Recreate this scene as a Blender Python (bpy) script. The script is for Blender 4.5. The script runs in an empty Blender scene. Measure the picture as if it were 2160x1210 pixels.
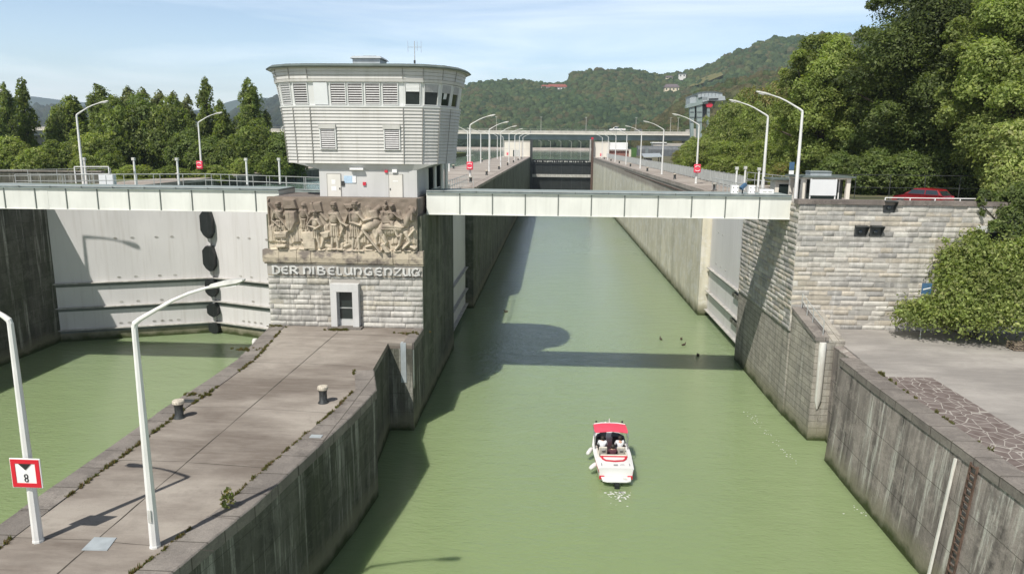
import bpy, bmesh, math, random
import numpy as np
from mathutils import Vector, Matrix
random.seed(7)
SC = bpy.context.scene
COL = SC.collection
R = math.radians

# ------------------------------------------------------------------ camera
F_PX = 1526.0
def cam_axes(th, yaw, roll):
    Fw = Vector((math.sin(yaw)*math.cos(th), math.cos(yaw)*math.cos(th), -math.sin(th)))
    Rt = Vector((math.cos(yaw), -math.sin(yaw), 0)); U = Rt.cross(Fw)
    return Rt*math.cos(roll)+U*math.sin(roll), -Rt*math.sin(roll)+U*math.cos(roll), Fw
CA, CB, CC = cam_axes(R(11.1485), R(-3.0318), R(0.5))
CAM = Vector((0, 0, 18.0))
cam = bpy.data.cameras.new('camera'); cam_o = bpy.data.objects.new('camera', cam); COL.objects.link(cam_o)
M = Matrix((CA, CB, -CC)).transposed().to_4x4(); M.translation = CAM
cam_o.matrix_world = M
cam.sensor_width = 36; cam.lens = F_PX/2160*36; cam.clip_start = 0.2; cam.clip_end = 20000
SC.camera = cam_o
SC.render.resolution_x = 1024; SC.render.resolution_y = 573

# ------------------------------------------------------------------ light
SUN_EL, SUN_AZ = 53.5, 208.0           # azimuth clockwise from +Y
world = bpy.data.worlds.new('World'); SC.world = world; world.use_nodes = True
wn = world.node_tree; wn.nodes.clear()
def WN(t): return wn.nodes.new(t)
w_out = WN('ShaderNodeOutputWorld'); w_bg = WN('ShaderNodeBackground'); w_sky = WN('ShaderNodeTexSky')
w_sky.sky_type = 'NISHITA'; w_sky.sun_disc = False
w_sky.sun_elevation = R(SUN_EL); w_sky.sun_rotation = R(SUN_AZ)
w_sky.air_density = 1.0; w_sky.dust_density = 2.2; w_sky.ozone_density = 1.2; w_sky.altitude = 250
w_bg.inputs['Strength'].default_value = 0.10
# thin cirrus: brightens and whitens the sky along soft streaks
w_tc = WN('ShaderNodeTexCoord'); w_map = WN('ShaderNodeMapping')
w_map.inputs['Scale'].default_value = (1.3, 1.3, 11.0); w_map.inputs['Rotation'].default_value = (0.12, 0.05, 0.4)
w_n = WN('ShaderNodeTexNoise'); w_n.inputs['Scale'].default_value = 1.5; w_n.inputs['Detail'].default_value = 7; w_n.inputs['Roughness'].default_value = 0.55; w_n.inputs['Distortion'].default_value = 0.5
w_r = WN('ShaderNodeValToRGB'); w_r.color_ramp.elements[0].position = 0.40; w_r.color_ramp.elements[1].position = 0.72
w_mix = WN('ShaderNodeMixRGB'); w_mix.blend_type = 'MIX'; w_mix.inputs['Color2'].default_value = (7.2, 7.6, 8.2, 1)
w_f = WN('ShaderNodeMath'); w_f.operation = 'MULTIPLY'; w_f.inputs[1].default_value = 0.5
L = wn.links.new
L(w_tc.outputs['Generated'], w_map.inputs['Vector']); L(w_map.outputs[0], w_n.inputs['Vector'])
L(w_n.outputs['Fac'], w_r.inputs[0]); L(w_r.outputs[0], w_f.inputs[0]); L(w_f.outputs[0], w_mix.inputs[0])
L(w_sky.outputs[0], w_mix.inputs['Color1']); w_sp = WN('ShaderNodeSeparateXYZ'); w_e = WN('ShaderNodeMath'); w_e.operation = 'MULTIPLY'; w_e.inputs[1].default_value = -3.4
w_x = WN('ShaderNodeMath'); w_x.operation = 'EXPONENT'; w_y = WN('ShaderNodeMath'); w_y.operation = 'MULTIPLY_ADD'; w_y.inputs[1].default_value = 3.0; w_y.inputs[2].default_value = 0.16
w_ab = WN('ShaderNodeMath'); w_ab.operation = 'ABSOLUTE'; w_v = WN('ShaderNodeVectorMath'); w_v.operation = 'SCALE'
L(w_tc.outputs['Generated'], w_sp.inputs[0]); L(w_sp.outputs[2], w_ab.inputs[0]); L(w_ab.outputs[0], w_e.inputs[0]); L(w_e.outputs[0], w_x.inputs[0]); L(w_x.outputs[0], w_y.inputs[0])
L(w_mix.outputs[0], w_v.inputs[0]); L(w_y.outputs[0], w_v.inputs['Scale']); L(w_v.outputs[0], w_bg.inputs['Color']); L(w_bg.outputs[0], w_out.inputs['Surface'])
sun = bpy.data.lights.new('sun', 'SUN'); sun_o = bpy.data.objects.new('sun', sun); COL.objects.link(sun_o)
sun.energy = 5.0; sun.angle = R(0.55); sun.color = (1.0, 0.955, 0.88)
sd = Vector((math.sin(R(SUN_AZ))*math.cos(R(SUN_EL)), math.cos(R(SUN_AZ))*math.cos(R(SUN_EL)), math.sin(R(SUN_EL))))
sun_o.rotation_euler = sd.to_track_quat('Z', 'Y').to_euler(); sun_o.location = (0, -30, 90)
SC.view_settings.view_transform = 'Standard'; SC.view_settings.look = 'None'
SC.view_settings.exposure = 0.12; SC.view_settings.gamma = 1.0
SC.cycles.use_denoising = True; SC.cycles.max_bounces = 6; SC.cycles.volume_bounces = 0
SC.cycles.transparent_max_bounces = 6; SC.cycles.caustics_reflective = False; SC.cycles.caustics_refractive = False

def P(u, v, Y):
    "world point on the plane y = Y seen at pixel u, v of the 2160 px photograph (used to read sizes)"
    d = CC + CA*((u-1080)/F_PX) - CB*((v-605)/F_PX)
    return CAM + d*(Y/d.y)
def PZ(u, v, z):
    d = CC + CA*((u-1080)/F_PX) - CB*((v-605)/F_PX)
    return CAM + d*((z-18.0)/d.z)

# ------------------------------------------------------------------ materials
MATS = {}
class NT:
    def __init__(s, name):
        s.m = bpy.data.materials.new(name); s.m.use_nodes = True; s.t = s.m.node_tree; s.t.nodes.clear()
        s.out = s.n('ShaderNodeOutputMaterial'); s.b = s.n('ShaderNodeBsdfPrincipled'); s.l(s.b.outputs[0], s.out.inputs['Surface'])
        s.geo = None; MATS[name] = s.m
    def n(s, t, **k):
        x = s.t.nodes.new(t)
        for a, b in k.items(): setattr(x, a, b)
        return x
    def l(s, a, b): s.t.links.new(a, b)
    def pos(s):
        if not s.geo: s.geo = s.n('ShaderNodeNewGeometry')
        return s.geo.outputs['Position']
    def vec(s, scale=(1, 1, 1), src=None, rot=(0, 0, 0), loc=(0, 0, 0)):
        m = s.n('ShaderNodeMapping'); m.inputs['Scale'].default_value = scale; m.inputs['Rotation'].default_value = rot; m.inputs['Location'].default_value = loc
        s.l(src if src is not None else s.pos(), m.inputs['Vector']); return m.outputs[0]
    def uv(s): return s.n('ShaderNodeUVMap').outputs[0]
    def noise(s, vec, scale=1, detail=5, rough=.55, dist=0):
        x = s.n('ShaderNodeTexNoise'); x.inputs['Scale'].default_value = scale; x.inputs['Detail'].default_value = detail
        x.inputs['Roughness'].default_value = rough; x.inputs['Distortion'].default_value = dist; s.l(vec, x.inputs['Vector']); return x.outputs['Fac']
    def ramp(s, fac, stops):
        r = s.n('ShaderNodeValToRGB'); cr = r.color_ramp
        while len(cr.elements) < len(stops): cr.elements.new(.5)
        for e, (p, c) in zip(cr.elements, stops):
            e.position = p; e.color = (c, c, c, 1) if isinstance(c, (int, float)) else (*c, 1)
        s.l(fac, r.inputs[0]); return r.outputs[0]
    def mix(s, fac, a, b, mode='MIX'):
        x = s.n('ShaderNodeMixRGB', blend_type=mode)
        for i, v in ((0, fac), (1, a), (2, b)):
            if isinstance(v, (int, float)): x.inputs[i].default_value = v if i == 0 else (v, v, v, 1)
            elif isinstance(v, tuple): x.inputs[i].default_value = (*v, 1)
            else: s.l(v, x.inputs[i])
        return x.outputs[0]
    def math(s, op, a, b=0.0, c=None):
        x = s.n('ShaderNodeMath', operation=op)
        for i, v in ((0, a), (1, b)) + (((2, c),) if c is not None else ()):
            if isinstance(v, (int, float)): x.inputs[i].default_value = v
            else: s.l(v, x.inputs[i])
        return x.outputs[0]
    def z(s):
        x = s.n('ShaderNodeSeparateXYZ'); s.l(s.pos(), x.inputs[0]); return x.outputs[2]
    def attr(s, name):
        x = s.n('ShaderNodeAttribute', attribute_name=name); return x.outputs['Color']
    def bump(s, h, strength=.3, dist=.02):
        x = s.n('ShaderNodeBump'); x.inputs['Strength'].default_value = strength; x.inputs['Distance'].default_value = dist
        s.l(h, x.inputs['Height']); s.l(x.outputs[0], s.b.inputs['Normal']); return x
    def fin(s, col, rough=.8, spec=None, metal=0):
        if isinstance(col, tuple): s.b.inputs['Base Color'].default_value = (*col, 1)
        else: s.l(col, s.b.inputs['Base Color'])
        if isinstance(rough, (int, float)): s.b.inputs['Roughness'].default_value = rough
        else: s.l(rough, s.b.inputs['Roughness'])
        if spec is not None: s.b.inputs['Specular IOR Level'].default_value = spec
        s.b.inputs['Metallic'].default_value = metal
        return s.m

def paint(name, col, rough=.5, var=.1, scale=1.5, metal=0, spec=None, dirt=None):
    "painted or plain surface with faint blotches and vertical dirt runs"
    s = NT(name)
    n1 = s.noise(s.vec((1, 1, .5)), scale, 6)
    dark = tuple(c*(1-var*2.2) for c in col)
    c = s.mix(s.ramp(n1, [(.38, 0), (.66, 1)]), dark, col)
    if dirt:
        n2 = s.noise(s.vec((2.5, 2.5, .12)), 1.3, 6, .65)
        c = s.mix(s.ramp(n2, [(.5, 0), (.74, dirt[1])]), c, dirt[0])
    s.bump(s.noise(s.pos(), 30, 3), .08, .01)
    return s.fin(c, rough, spec, metal)

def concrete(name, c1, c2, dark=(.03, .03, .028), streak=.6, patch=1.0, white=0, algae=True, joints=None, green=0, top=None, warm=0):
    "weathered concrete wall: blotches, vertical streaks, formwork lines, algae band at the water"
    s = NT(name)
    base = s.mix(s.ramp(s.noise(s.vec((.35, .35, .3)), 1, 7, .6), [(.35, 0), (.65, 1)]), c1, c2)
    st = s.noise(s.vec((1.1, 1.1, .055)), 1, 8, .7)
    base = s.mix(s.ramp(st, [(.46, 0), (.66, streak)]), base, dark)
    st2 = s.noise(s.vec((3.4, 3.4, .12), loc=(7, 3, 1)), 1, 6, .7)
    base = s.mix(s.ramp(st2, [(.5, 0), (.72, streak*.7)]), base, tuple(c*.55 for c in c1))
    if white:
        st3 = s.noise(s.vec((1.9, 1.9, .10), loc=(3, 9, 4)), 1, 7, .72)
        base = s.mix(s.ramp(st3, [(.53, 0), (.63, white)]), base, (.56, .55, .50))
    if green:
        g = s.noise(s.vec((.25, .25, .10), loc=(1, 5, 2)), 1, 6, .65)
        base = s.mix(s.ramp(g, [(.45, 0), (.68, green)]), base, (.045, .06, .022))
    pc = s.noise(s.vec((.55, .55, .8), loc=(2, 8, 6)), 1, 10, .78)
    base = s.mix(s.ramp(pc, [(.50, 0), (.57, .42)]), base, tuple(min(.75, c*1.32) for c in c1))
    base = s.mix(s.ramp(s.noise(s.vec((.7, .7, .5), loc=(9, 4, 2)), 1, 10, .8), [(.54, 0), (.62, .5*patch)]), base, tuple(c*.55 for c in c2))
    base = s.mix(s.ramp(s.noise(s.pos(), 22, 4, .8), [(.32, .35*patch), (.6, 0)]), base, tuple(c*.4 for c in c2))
    zz = s.z()
    if top:
        wob = s.math('MULTIPLY', s.noise(s.vec((.3, .3, .3)), 1, 5), .9)
        f = s.ramp(s.math('MULTIPLY', s.math('SUBTRACT', s.math('ADD', zz, wob), top[1]), 1.0), [(0, 0), (.6, top[2])])
        base = s.mix(f, base, top[0])
    if joints:
        br = s.n('ShaderNodeTexBrick'); br.inputs['Scale'].default_value = 1; br.inputs['Brick Width'].default_value = joints[0]
        br.inputs['Row Height'].default_value = joints[1]; br.inputs['Mortar Size'].default_value = joints[2]; br.inputs['Mortar Smooth'].default_value = .3
        br.offset = .5 if len(joints) < 4 else joints[3]
        br.inputs['Color1'].default_value = (1, 1, 1, 1); br.inputs['Color2'].default_value = (.86, .86, .86, 1); br.inputs['Mortar'].default_value = (.42, .42, .4, 1)
        s.l(s.uv(), br.inputs['Vector']); base = s.mix(1.0, base, br.outputs['Color'], 'MULTIPLY')
    if algae:
        wob = s.math('MULTIPLY', s.noise(s.vec((.8, .8, .8)), 1, 5), 1.1)
        h = s.math('SUBTRACT', zz, wob)
        base = s.mix(s.ramp(h, [(.0, .85), (.95, 0)]), base, (.20, .19, .13))
        base = s.mix(s.ramp(s.math('ADD', h, .42), [(.0, .95), (.42, 0)]), base, (.035, .05, .012))
    n = s.noise(s.pos(), 5, 10, .75)
    s.bump(n, .8, .06)
    return s.fin(base, .9, .25)

def paving(name, c1, c2, stain=(.12, .10, .09), rough=.9):
    s = NT(name)
    n = s.noise(s.vec((.25, .6, 1)), 1, 8, .62)
    c = s.mix(s.ramp(n, [(.36, 0), (.64, 1)]), c1, c2)
    st = s.noise(s.vec((.10, .22, 1), rot=(0, 0, .5), loc=(4, 2, 0)), 1, 7, .6)
    c = s.mix(s.ramp(st, [(.41, 0), (.58, .85)]), c, stain)
    fg = s.noise(s.pos(), 40, 3, .8); c = s.mix(s.ramp(fg, [(.3, .25), (.7, 0)]), c, (.06, .055, .05))
    pt = s.noise(s.vec((.8, .8, 1), loc=(8, 1, 0)), 1, 9, .75); c = s.mix(s.ramp(pt, [(.52, 0), (.60, .35)]), c, tuple(x*.62 for x in c1))
    n3 = s.noise(s.vec((.45, 3.2, 1), rot=(0, 0, .06)), 1, 8, .7, .8)
    c = s.mix(s.ramp(n3, [(.42, 0), (.75, .22)]), c, tuple(x*1.25 for x in c2))
    sp = s.noise(s.pos(), 14, 4, .7)
    c = s.mix(s.ramp(sp, [(.30, .4), (.42, 0)]), c, stain)
    s.bump(s.noise(s.pos(), 18, 6, .7), .35, .01)
    return s.fin(c, rough, .25)

paint('white_steel', (.73, .735, .69), .45, .05, .8, dirt=((.42, .42, .38), .25))
paint('lamp_paint', (.74, .74, .72), .4, .05, 2, dirt=((.4, .36, .3), .35))
paint('lamp_head', (.60, .60, .56), .35, .12, 4)
paint('gate_paint', (.64, .625, .62), .55, .04, .35, dirt=((.40, .37, .34), .4))
paint('gate_lip', (.50, .49, .46), .6, .15, 2, dirt=((.16, .12, .08), .7))
paint('rib_paint', (.16, .18, .165), .6, .1)
paint('deck_edge', (.30, .345, .33), .5, .1)
paint('rail_paint', (.48, .50, .49), .45, .1, metal=.2)
paint('rail_white', (.78, .78, .76), .4, .05)
paint('dark_steel', (.06, .065, .065), .5, .2, metal=.3)
paint('black_rubber', (.018, .022, .022), .5, .2)
paint('cladding', (.555, .545, .52), .5, .06, .7, dirt=((.36, .35, .31), .55))
paint('cladding_seam', (.25, .24, .22), .6, .05)
paint('plaster', (.56, .56, .55), .85, .05, .8, dirt=((.38, .38, .36), .3))
paint('door_paint', (.66, .64, .59), .5, .03)
paint('roof_metal', (.13, .16, .15), .5, .12, 1)
paint('soffit', (.55, .54, .50), .7, .06)
paint('window_frame', (.66, .67, .66), .45, .04)
paint('blind_slat', (.44, .44, .44), .5, .08, 8)
paint('blind_rust', (.13, .105, .11), .6, .25, 8)
paint('panel_white', (.70, .72, .73), .4, .03)
paint('red_paint', (.62, .03, .06), .4, .08)
paint('pink_red', (.78, .055, .10), .55, .05)
paint('sign_red', (.60, .012, .03), .4, .04)
paint('letter_white', (.62, .62, .60), .6, .12, 3, dirt=((.36, .35, .33), .6))
paint('sign_white', (.80, .80, .79), .4, .02)
paint('sign_black', (.02, .02, .02), .5, .1)
paint('sign_blue', (.06, .14, .25), .4, .1)
paint('pale_blue', (.45, .60, .75), .5, .1, 9)
paint('steel_plate', (.40, .44, .46), .45, .08, 3, metal=.1)
paint('bollard_dark', (.05, .055, .055), .55, .3, 8)
paint('bollard_cap', (.62, .56, .46), .7, .2, 12)
paint('rust_brown', (.16, .10, .075), .8, .3, 5)
paint('cream_render', (.72, .68, .60), .85, .03, .4)
paint('brick_red', (.33, .16, .13), .9, .2, 3)
paint('bridge_concrete', (.52, .49, .44), .85, .12, .3, dirt=((.33, .31, .28), .4))
paint('bridge_girder', (.20, .23, .24), .7, .12, .2)
paint('crane_green', (.25, .31, .30), .5, .08, .3)
paint('roof_tile', (.30, .10, .075), .85, .15, 1)
paint('roof_slate', (.16, .13, .14), .8, .15, 1)
paint('house_white', (.72, .71, .68), .85, .03)
paint('house_cream', (.70, .62, .45), .85, .05)
paint('hull_white', (.70, .70, .69), .22, .02, spec=.6)
paint('hull_red', (.55, .03, .05), .3, .05)
paint('canopy_red', (.72, .07, .12), .75, .06, 3)
paint('vinyl_cream', (.66, .62, .54), .5, .06, 6)
paint('cockpit_floor', (.16, .13, .12), .8, .2, 5)
paint('chrome', (.6, .6, .6), .2, .02, metal=.9)
paint('skin', (.50, .30, .21), .6, .05, 8)
paint('hair', (.025, .018, .014), .7, .2, 20)
paint('shirt_white', (.66, .67, .70), .85, .04)
paint('trousers', (.05, .06, .09), .9, .2)
paint('car_red', (.22, .008, .014), .2, .05, spec=.7)
paint('car_white', (.75, .75, .75), .25, .03)
paint('shed_grey', (.13, .14, .15), .6, .15, 1)
paint('bin_green', (.07, .16, .035), .6, .1)
paint('duck_brown', (.10, .075, .05), .9, .3, 20)
paint('pallet_wood', (.30, .24, .18), .9, .2, 6)
paint('bark', (.10, .08, .06), .95, .3, 6)
paint('bark_pale', (.24, .21, .17), .95, .25, 6)
paint('fender_white', (.72, .71, .67), .6, .1, 2, dirt=((.24, .15, .10), .6))
s = NT('glass'); s.fin((.02, .03, .035), .06, .8)
s = NT('screen_glass'); s.fin((.22, .26, .28), .08, .8)
s = NT('dark_glass'); s.fin(s.mix(s.noise(s.pos(), 2, 3), (.010, .016, .016), (.03, .04, .038)), .12, .6)
s = NT('shirt_check')
ck = s.n('ShaderNodeTexChecker'); ck.inputs['Scale'].default_value = 16; ck.inputs['Color1'].default_value = (.5, .02, .05, 1); ck.inputs['Color2'].default_value = (.07, .02, .03, 1)
s.l(s.uv(), ck.inputs['Vector']); s.fin(ck.outputs[0], .85)

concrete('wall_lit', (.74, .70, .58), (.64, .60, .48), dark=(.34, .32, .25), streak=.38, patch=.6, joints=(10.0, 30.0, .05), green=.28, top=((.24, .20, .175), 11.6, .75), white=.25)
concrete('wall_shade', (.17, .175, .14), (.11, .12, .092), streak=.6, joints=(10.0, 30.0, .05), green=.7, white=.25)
concrete('wall_side', (.42, .39, .335), (.33, .305, .27), dark=(.10, .095, .085), streak=.55, joints=(1.2, .42, .022), white=.35)
concrete('wall_quay', (.36, .32, .29), (.22, .195, .18), dark=(.04, .037, .036), streak=1.0, white=.95, joints=(8, 2.0, .02))
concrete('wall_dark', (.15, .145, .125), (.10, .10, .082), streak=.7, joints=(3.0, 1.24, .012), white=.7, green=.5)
concrete('coping', (.27, .245, .22), (.19, .17, .155), streak=.2, joints=(1.6, 3.1, .03), algae=False)
concrete('coping_far', (.42, .37, .33), (.32, .28, .25), streak=.1, joints=(2.2, 9, .03), algae=False)
concrete('abut_cap', (.23, .20, .18), (.15, .13, .12), streak=.3, algae=False)
paving('platform_paving', (.30, .266, .232), (.378, .342, .298), stain=(.135, .110, .092))
paving('quay_asphalt', (.37, .345, .32), (.42, .395, .365), stain=(.24, .225, .21))
paving('far_paving', (.40, .36, .315), (.46, .415, .37), stain=(.28, .24, .21))
paving('soil', (.14, .12, .08), (.20, .17, .11), stain=(.06, .08, .03))
paint('joint_dirt', (.075, .065, .05), .95, .3, 4)

# stone blocks: a colour of its own for every block comes from the mesh
s = NT('masonry')
a = s.attr('tint')
n = s.noise(s.pos(), 3.0, 8, .7); n2 = s.noise(s.vec((1.3, 1.3, .09)), 1, 8, .72)
c = s.mix(s.ramp(n, [(.3, .62), (.7, 1.0)]), (0, 0, 0), a)
c = s.mix(s.ramp(n2, [(.52, 0), (.66, .75)]), c, (.62, .60, .56))
c = s.mix(s.ramp(s.noise(s.vec((1.2, 1.2, .12), loc=(5, 5, 5)), 1, 7, .7), [(.56, 0), (.72, .55)]), c, (.16, .15, .135))
s.bump(s.noise(s.pos(), 7, 8, .7), .7, .03); s.fin(c, .92, .2)
s = NT('mortar'); s.bump(s.noise(s.pos(), 12, 5), .4, .02); s.fin((.36, .34, .31), .95, .2)

s = NT('relief_stone')
n = s.noise(s.vec((.9, .9, .5)), 1, 8, .65)
c = s.mix(s.ramp(n, [(.4, 0), (.62, 1)]), (.53, .465, .365), (.385, .335, .27))
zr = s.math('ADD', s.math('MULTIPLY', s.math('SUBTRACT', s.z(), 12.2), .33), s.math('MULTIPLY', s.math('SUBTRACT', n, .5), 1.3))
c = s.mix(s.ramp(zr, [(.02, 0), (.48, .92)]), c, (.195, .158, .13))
n4 = s.noise(s.vec((1.1, 1.1, 4), loc=(3, 3, 3)), 1, 6, .7)
c = s.mix(s.ramp(n4, [(.52, 0), (.66, .55)]), c, (.23, .185, .15))
s.bump(s.noise(s.pos(), 22, 6, .7), .5, .015); s.fin(c, .93, .15)
s = NT('ledge_stone')
n = s.noise(s.vec((.7, .7, .9)), 1, 7, .65)
c = s.mix(s.ramp(n, [(.46, 0), (.56, 1)]), (.19, .165, .145), (.44, .385, .30))
s.bump(s.noise(s.pos(), 9, 6, .7), .8, .03); s.fin(c, .93, .15)

s = NT('crazy_paving')
v = s.n('ShaderNodeTexVoronoi', feature='DISTANCE_TO_EDGE'); v.inputs['Scale'].default_value = 2.0; v.inputs['Randomness'].default_value = 1
vm = s.vec((1.0, .8, 1.0)); s.l(vm, v.inputs['Vector'])
v2 = s.n('ShaderNodeTexVoronoi'); v2.inputs['Scale'].default_value = 2.0; s.l(vm, v2.inputs['Vector'])
c = s.mix(s.ramp(v2.outputs['Color'], [(0, (.115, .085, .08)), (1, (.19, .15, .14))]), (0, 0, 0), (0, 0, 0), 'MIX')
c = s.mix(s.ramp(s.noise(s.pos(), 2, 6), [(.35, 0), (.65, 1)]), (.125, .098, .09), (.19, .16, .148))
c = s.mix(s.ramp(v.outputs['Distance'], [(.022, 1), (.040, 0)]), c, (.36, .335, .305))
s.bump(s.ramp(v.outputs['Distance'], [(.02, 0), (.07, 1)]), .6, .02); s.fin(c, .9, .2)

def leaf_mat(name, hues, transl=.48):
    s = NT(name)
    a = s.attr('tint')
    s.fin(a, .55, .3)
    tr = s.n('ShaderNodeBsdfTranslucent'); mx = s.n('ShaderNodeMixShader'); mx.inputs[0].default_value = transl
    cc = s.mix(1.0, a, (1.5, 1.6, .6), 'MULTIPLY'); s.l(cc, tr.inputs['Color'])
    s.l(s.b.outputs[0], mx.inputs[1]); s.l(tr.outputs[0], mx.inputs[2]); s.l(mx.outputs[0], s.out.inputs['Surface'])
    MATS[name+'_h'] = hues
leaf_mat('leaf', None)
s = NT('forest')
a = s.attr('tint'); n = s.noise(s.pos(), .35, 6, .75)
c = s.mix(s.ramp(n, [(.30, .35), (.62, 1)]), (.012, .02, .008), a)
s.bump(s.noise(s.pos(), .5, 5, .8), 1.0, 2.2); s.fin(c, .85, .1)
s = NT('hill_ground'); n = s.noise(s.pos(), .01, 7, .6)
s.fin(s.mix(s.ramp(n, [(.4, 0), (.6, 1)]), (.03, .05, .018), (.05, .075, .028)), .95, .1)
s = NT('meadow'); s.fin(s.mix(s.noise(s.pos(), .05, 5), (.12, .125, .05), (.17, .155, .075)), .95, .1)
s = NT('far_hill'); n = s.noise(s.pos(), .006, 8, .7)
s.fin(s.mix(s.ramp(n, [(.4, 0), (.6, 1)]), (.022, .042, .022), (.05, .075, .035)), .95, .1)
s = NT('grass'); s.fin(s.mix(s.noise(s.pos(), .6, 6), (.07, .10, .02), (.15, .15, .05)), .95, .1)

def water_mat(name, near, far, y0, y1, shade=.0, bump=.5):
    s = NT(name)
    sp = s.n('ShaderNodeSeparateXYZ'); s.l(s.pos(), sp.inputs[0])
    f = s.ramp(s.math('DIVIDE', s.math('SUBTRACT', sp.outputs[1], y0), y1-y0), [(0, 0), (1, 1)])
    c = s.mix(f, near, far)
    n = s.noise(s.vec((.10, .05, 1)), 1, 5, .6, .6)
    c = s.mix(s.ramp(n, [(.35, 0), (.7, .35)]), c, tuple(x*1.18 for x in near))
    w1 = s.noise(s.vec((1.6, 4.2, 1), rot=(0, 0, .12)), 1.1, 4, .55, .3)
    w2 = s.noise(s.vec((.35, .9, 1), rot=(0, 0, -.2)), 1, 4, .5, .5)
    w3 = s.noise(s.vec((4.5, 11, 1), rot=(0, 0, .05)), 1, 3, .6)
    h = s.math('ADD', s.math('ADD', s.math('MULTIPLY', w1, .45), s.math('MULTIPLY', w2, .65)), s.math('MULTIPLY', w3, .12))
    s.bump(h, bump, .10)
    s.b.inputs['IOR'].default_value = 1.33
    s.b.subsurface_method = 'BURLEY'
    s.b.inputs['Subsurface Weight'].default_value = .7; s.b.inputs['Subsurface Radius'].default_value = (.8, 1.0, .7); s.b.inputs['Subsurface Scale'].default_value = .9
    return s.fin(c, .05, .75)
water_mat('water_low', (.198, .262, .118), (.24, .30, .228), 22, 150, bump=.85)  # bluer far colour puts the grazing sky reflection into the water
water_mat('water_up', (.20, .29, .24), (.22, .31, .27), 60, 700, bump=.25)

# ------------------------------------------------------------------ mesh helper
class MB:
    def __init__(s): s.v = []; s.f = []
    def add(s, vs, fs):
        o = len(s.v); s.v += [tuple(p) for p in vs]; s.f += [tuple(i+o for i in f) for f in fs]; return s
    def box(s, x0, x1, y0, y1, z0, z1):
        return s.add([(x0,y0,z0),(x1,y0,z0),(x1,y1,z0),(x0,y1,z0),(x0,y0,z1),(x1,y0,z1),(x1,y1,z1),(x0,y1,z1)],
                     [(0,3,2,1),(4,5,6,7),(0,1,5,4),(1,2,6,5),(2,3,7,6),(3,0,4,7)])
    def loft(s, rings, cap=True, close=True):
        "rings: lists of equal length, bottom to top, counter-clockwise"
        o = len(s.v); n = len(rings[0])
        for r in rings: s.v += [tuple(p) for p in r]
        for k in range(len(rings)-1):
            for i in range(n if close else n-1):
                j = (i+1) % n; s.f.append((o+k*n+i, o+k*n+j, o+(k+1)*n+j, o+(k+1)*n+i))
        if cap:
            s.f.append(tuple(o+i for i in reversed(range(n)))); s.f.append(tuple(o+(len(rings)-1)*n+i for i in range(n)))
        return s
    def prism(s, pts, z0, z1, pts2=None):
        return s.loft([[(x, y, z0) for x, y in pts], [(x, y, z1) for x, y in (pts2 or pts)]])
    def tube(s, path, r, n=8, cap=True, sq=1.0):
        path = [Vector(p) for p in path]; rr = r if isinstance(r, (list, tuple)) else [r]*len(path)
        rings = []; up = None
        for i, p in enumerate(path):
            d = (path[min(i+1, len(path)-1)]-path[max(i-1, 0)]).normalized()
            if up is None: up = Vector((0, 0, 1)) if abs(d.z) < .9 else Vector((0, 1, 0))
            a = d.cross(up).normalized(); b = a.cross(d).normalized(); up = b
            rings.append([p + a*math.cos(2*math.pi*(k+.5)/n)*rr[i] + b*math.sin(2*math.pi*(k+.5)/n)*rr[i]*sq for k in range(n)])
        rings = [list(reversed(q)) for q in rings]
        return s.loft(rings, cap)
    def bar(s, a, b, w, h=None):
        return s.tube([a, b], [w*.7071, w*.7071], 4, sq=(h or w)/w)
    def cyl(s, c, r0, r1, z0, z1, n=16):
        ring = lambda r, z: [(c[0]+r*math.cos(2*math.pi*k/n), c[1]+r*math.sin(2*math.pi*k/n), z) for k in range(n)]
        return s.loft([ring(r0, z0), ring(r1, z1)])
    def lathe(s, c, prof, n=16):
        return s.loft([[(c[0]+r*math.cos(2*math.pi*k/n), c[1]+r*math.sin(2*math.pi*k/n), c[2]+z) for k in range(n)] for r, z in prof])
    def ball(s, c, rx, ry=None, rz=None, n=10):
        ry = ry or rx; rz = rz or rx; m = n//2+1
        rings = []
        for i in range(1, m):
            t = -math.pi/2+math.pi*i/m
            rings.append([(c[0]+rx*math.cos(t)*math.cos(2*math.pi*k/n), c[1]+ry*math.cos(t)*math.sin(2*math.pi*k/n), c[2]+rz*math.sin(t)) for k in range(n)])
        return s.loft(rings)
    def build(s, name, mat, parent=None, smooth=False, origin=None, bevel=0, tint=None):
        me = bpy.data.meshes.new(name)
        v = np.array(s.v, dtype=np.float32) if s.v else np.zeros((0, 3), np.float32)
        off = Vector((0, 0, 0))
        if parent is not None:
            p = parent
            while p is not None: off += p.location; p = p.parent
        elif origin is not None: off = Vector(origin)
        me.from_pydata([tuple(q) for q in (v - np.array(off, dtype=np.float32))], [], s.f)
        me.materials.append(MATS[mat])
        uvbox(me, v)
        if smooth:
            me.polygons.foreach_set('use_smooth', [True]*len(me.polygons)); 
        me.update()
        o = bpy.data.objects.new(name, me); COL.objects.link(o)
        if parent is not None: o.parent = parent
        elif origin is not None: o.location = origin
        if smooth == 'auto':
            try: me.set_sharp_from_angle(angle=R(35))
            except Exception: pass
        if bevel:
            b = o.modifiers.new('bevel', 'BEVEL'); b.width = bevel; b.segments = 2; b.limit_method = 'ANGLE'; b.angle_limit = R(40)
        return o
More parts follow.
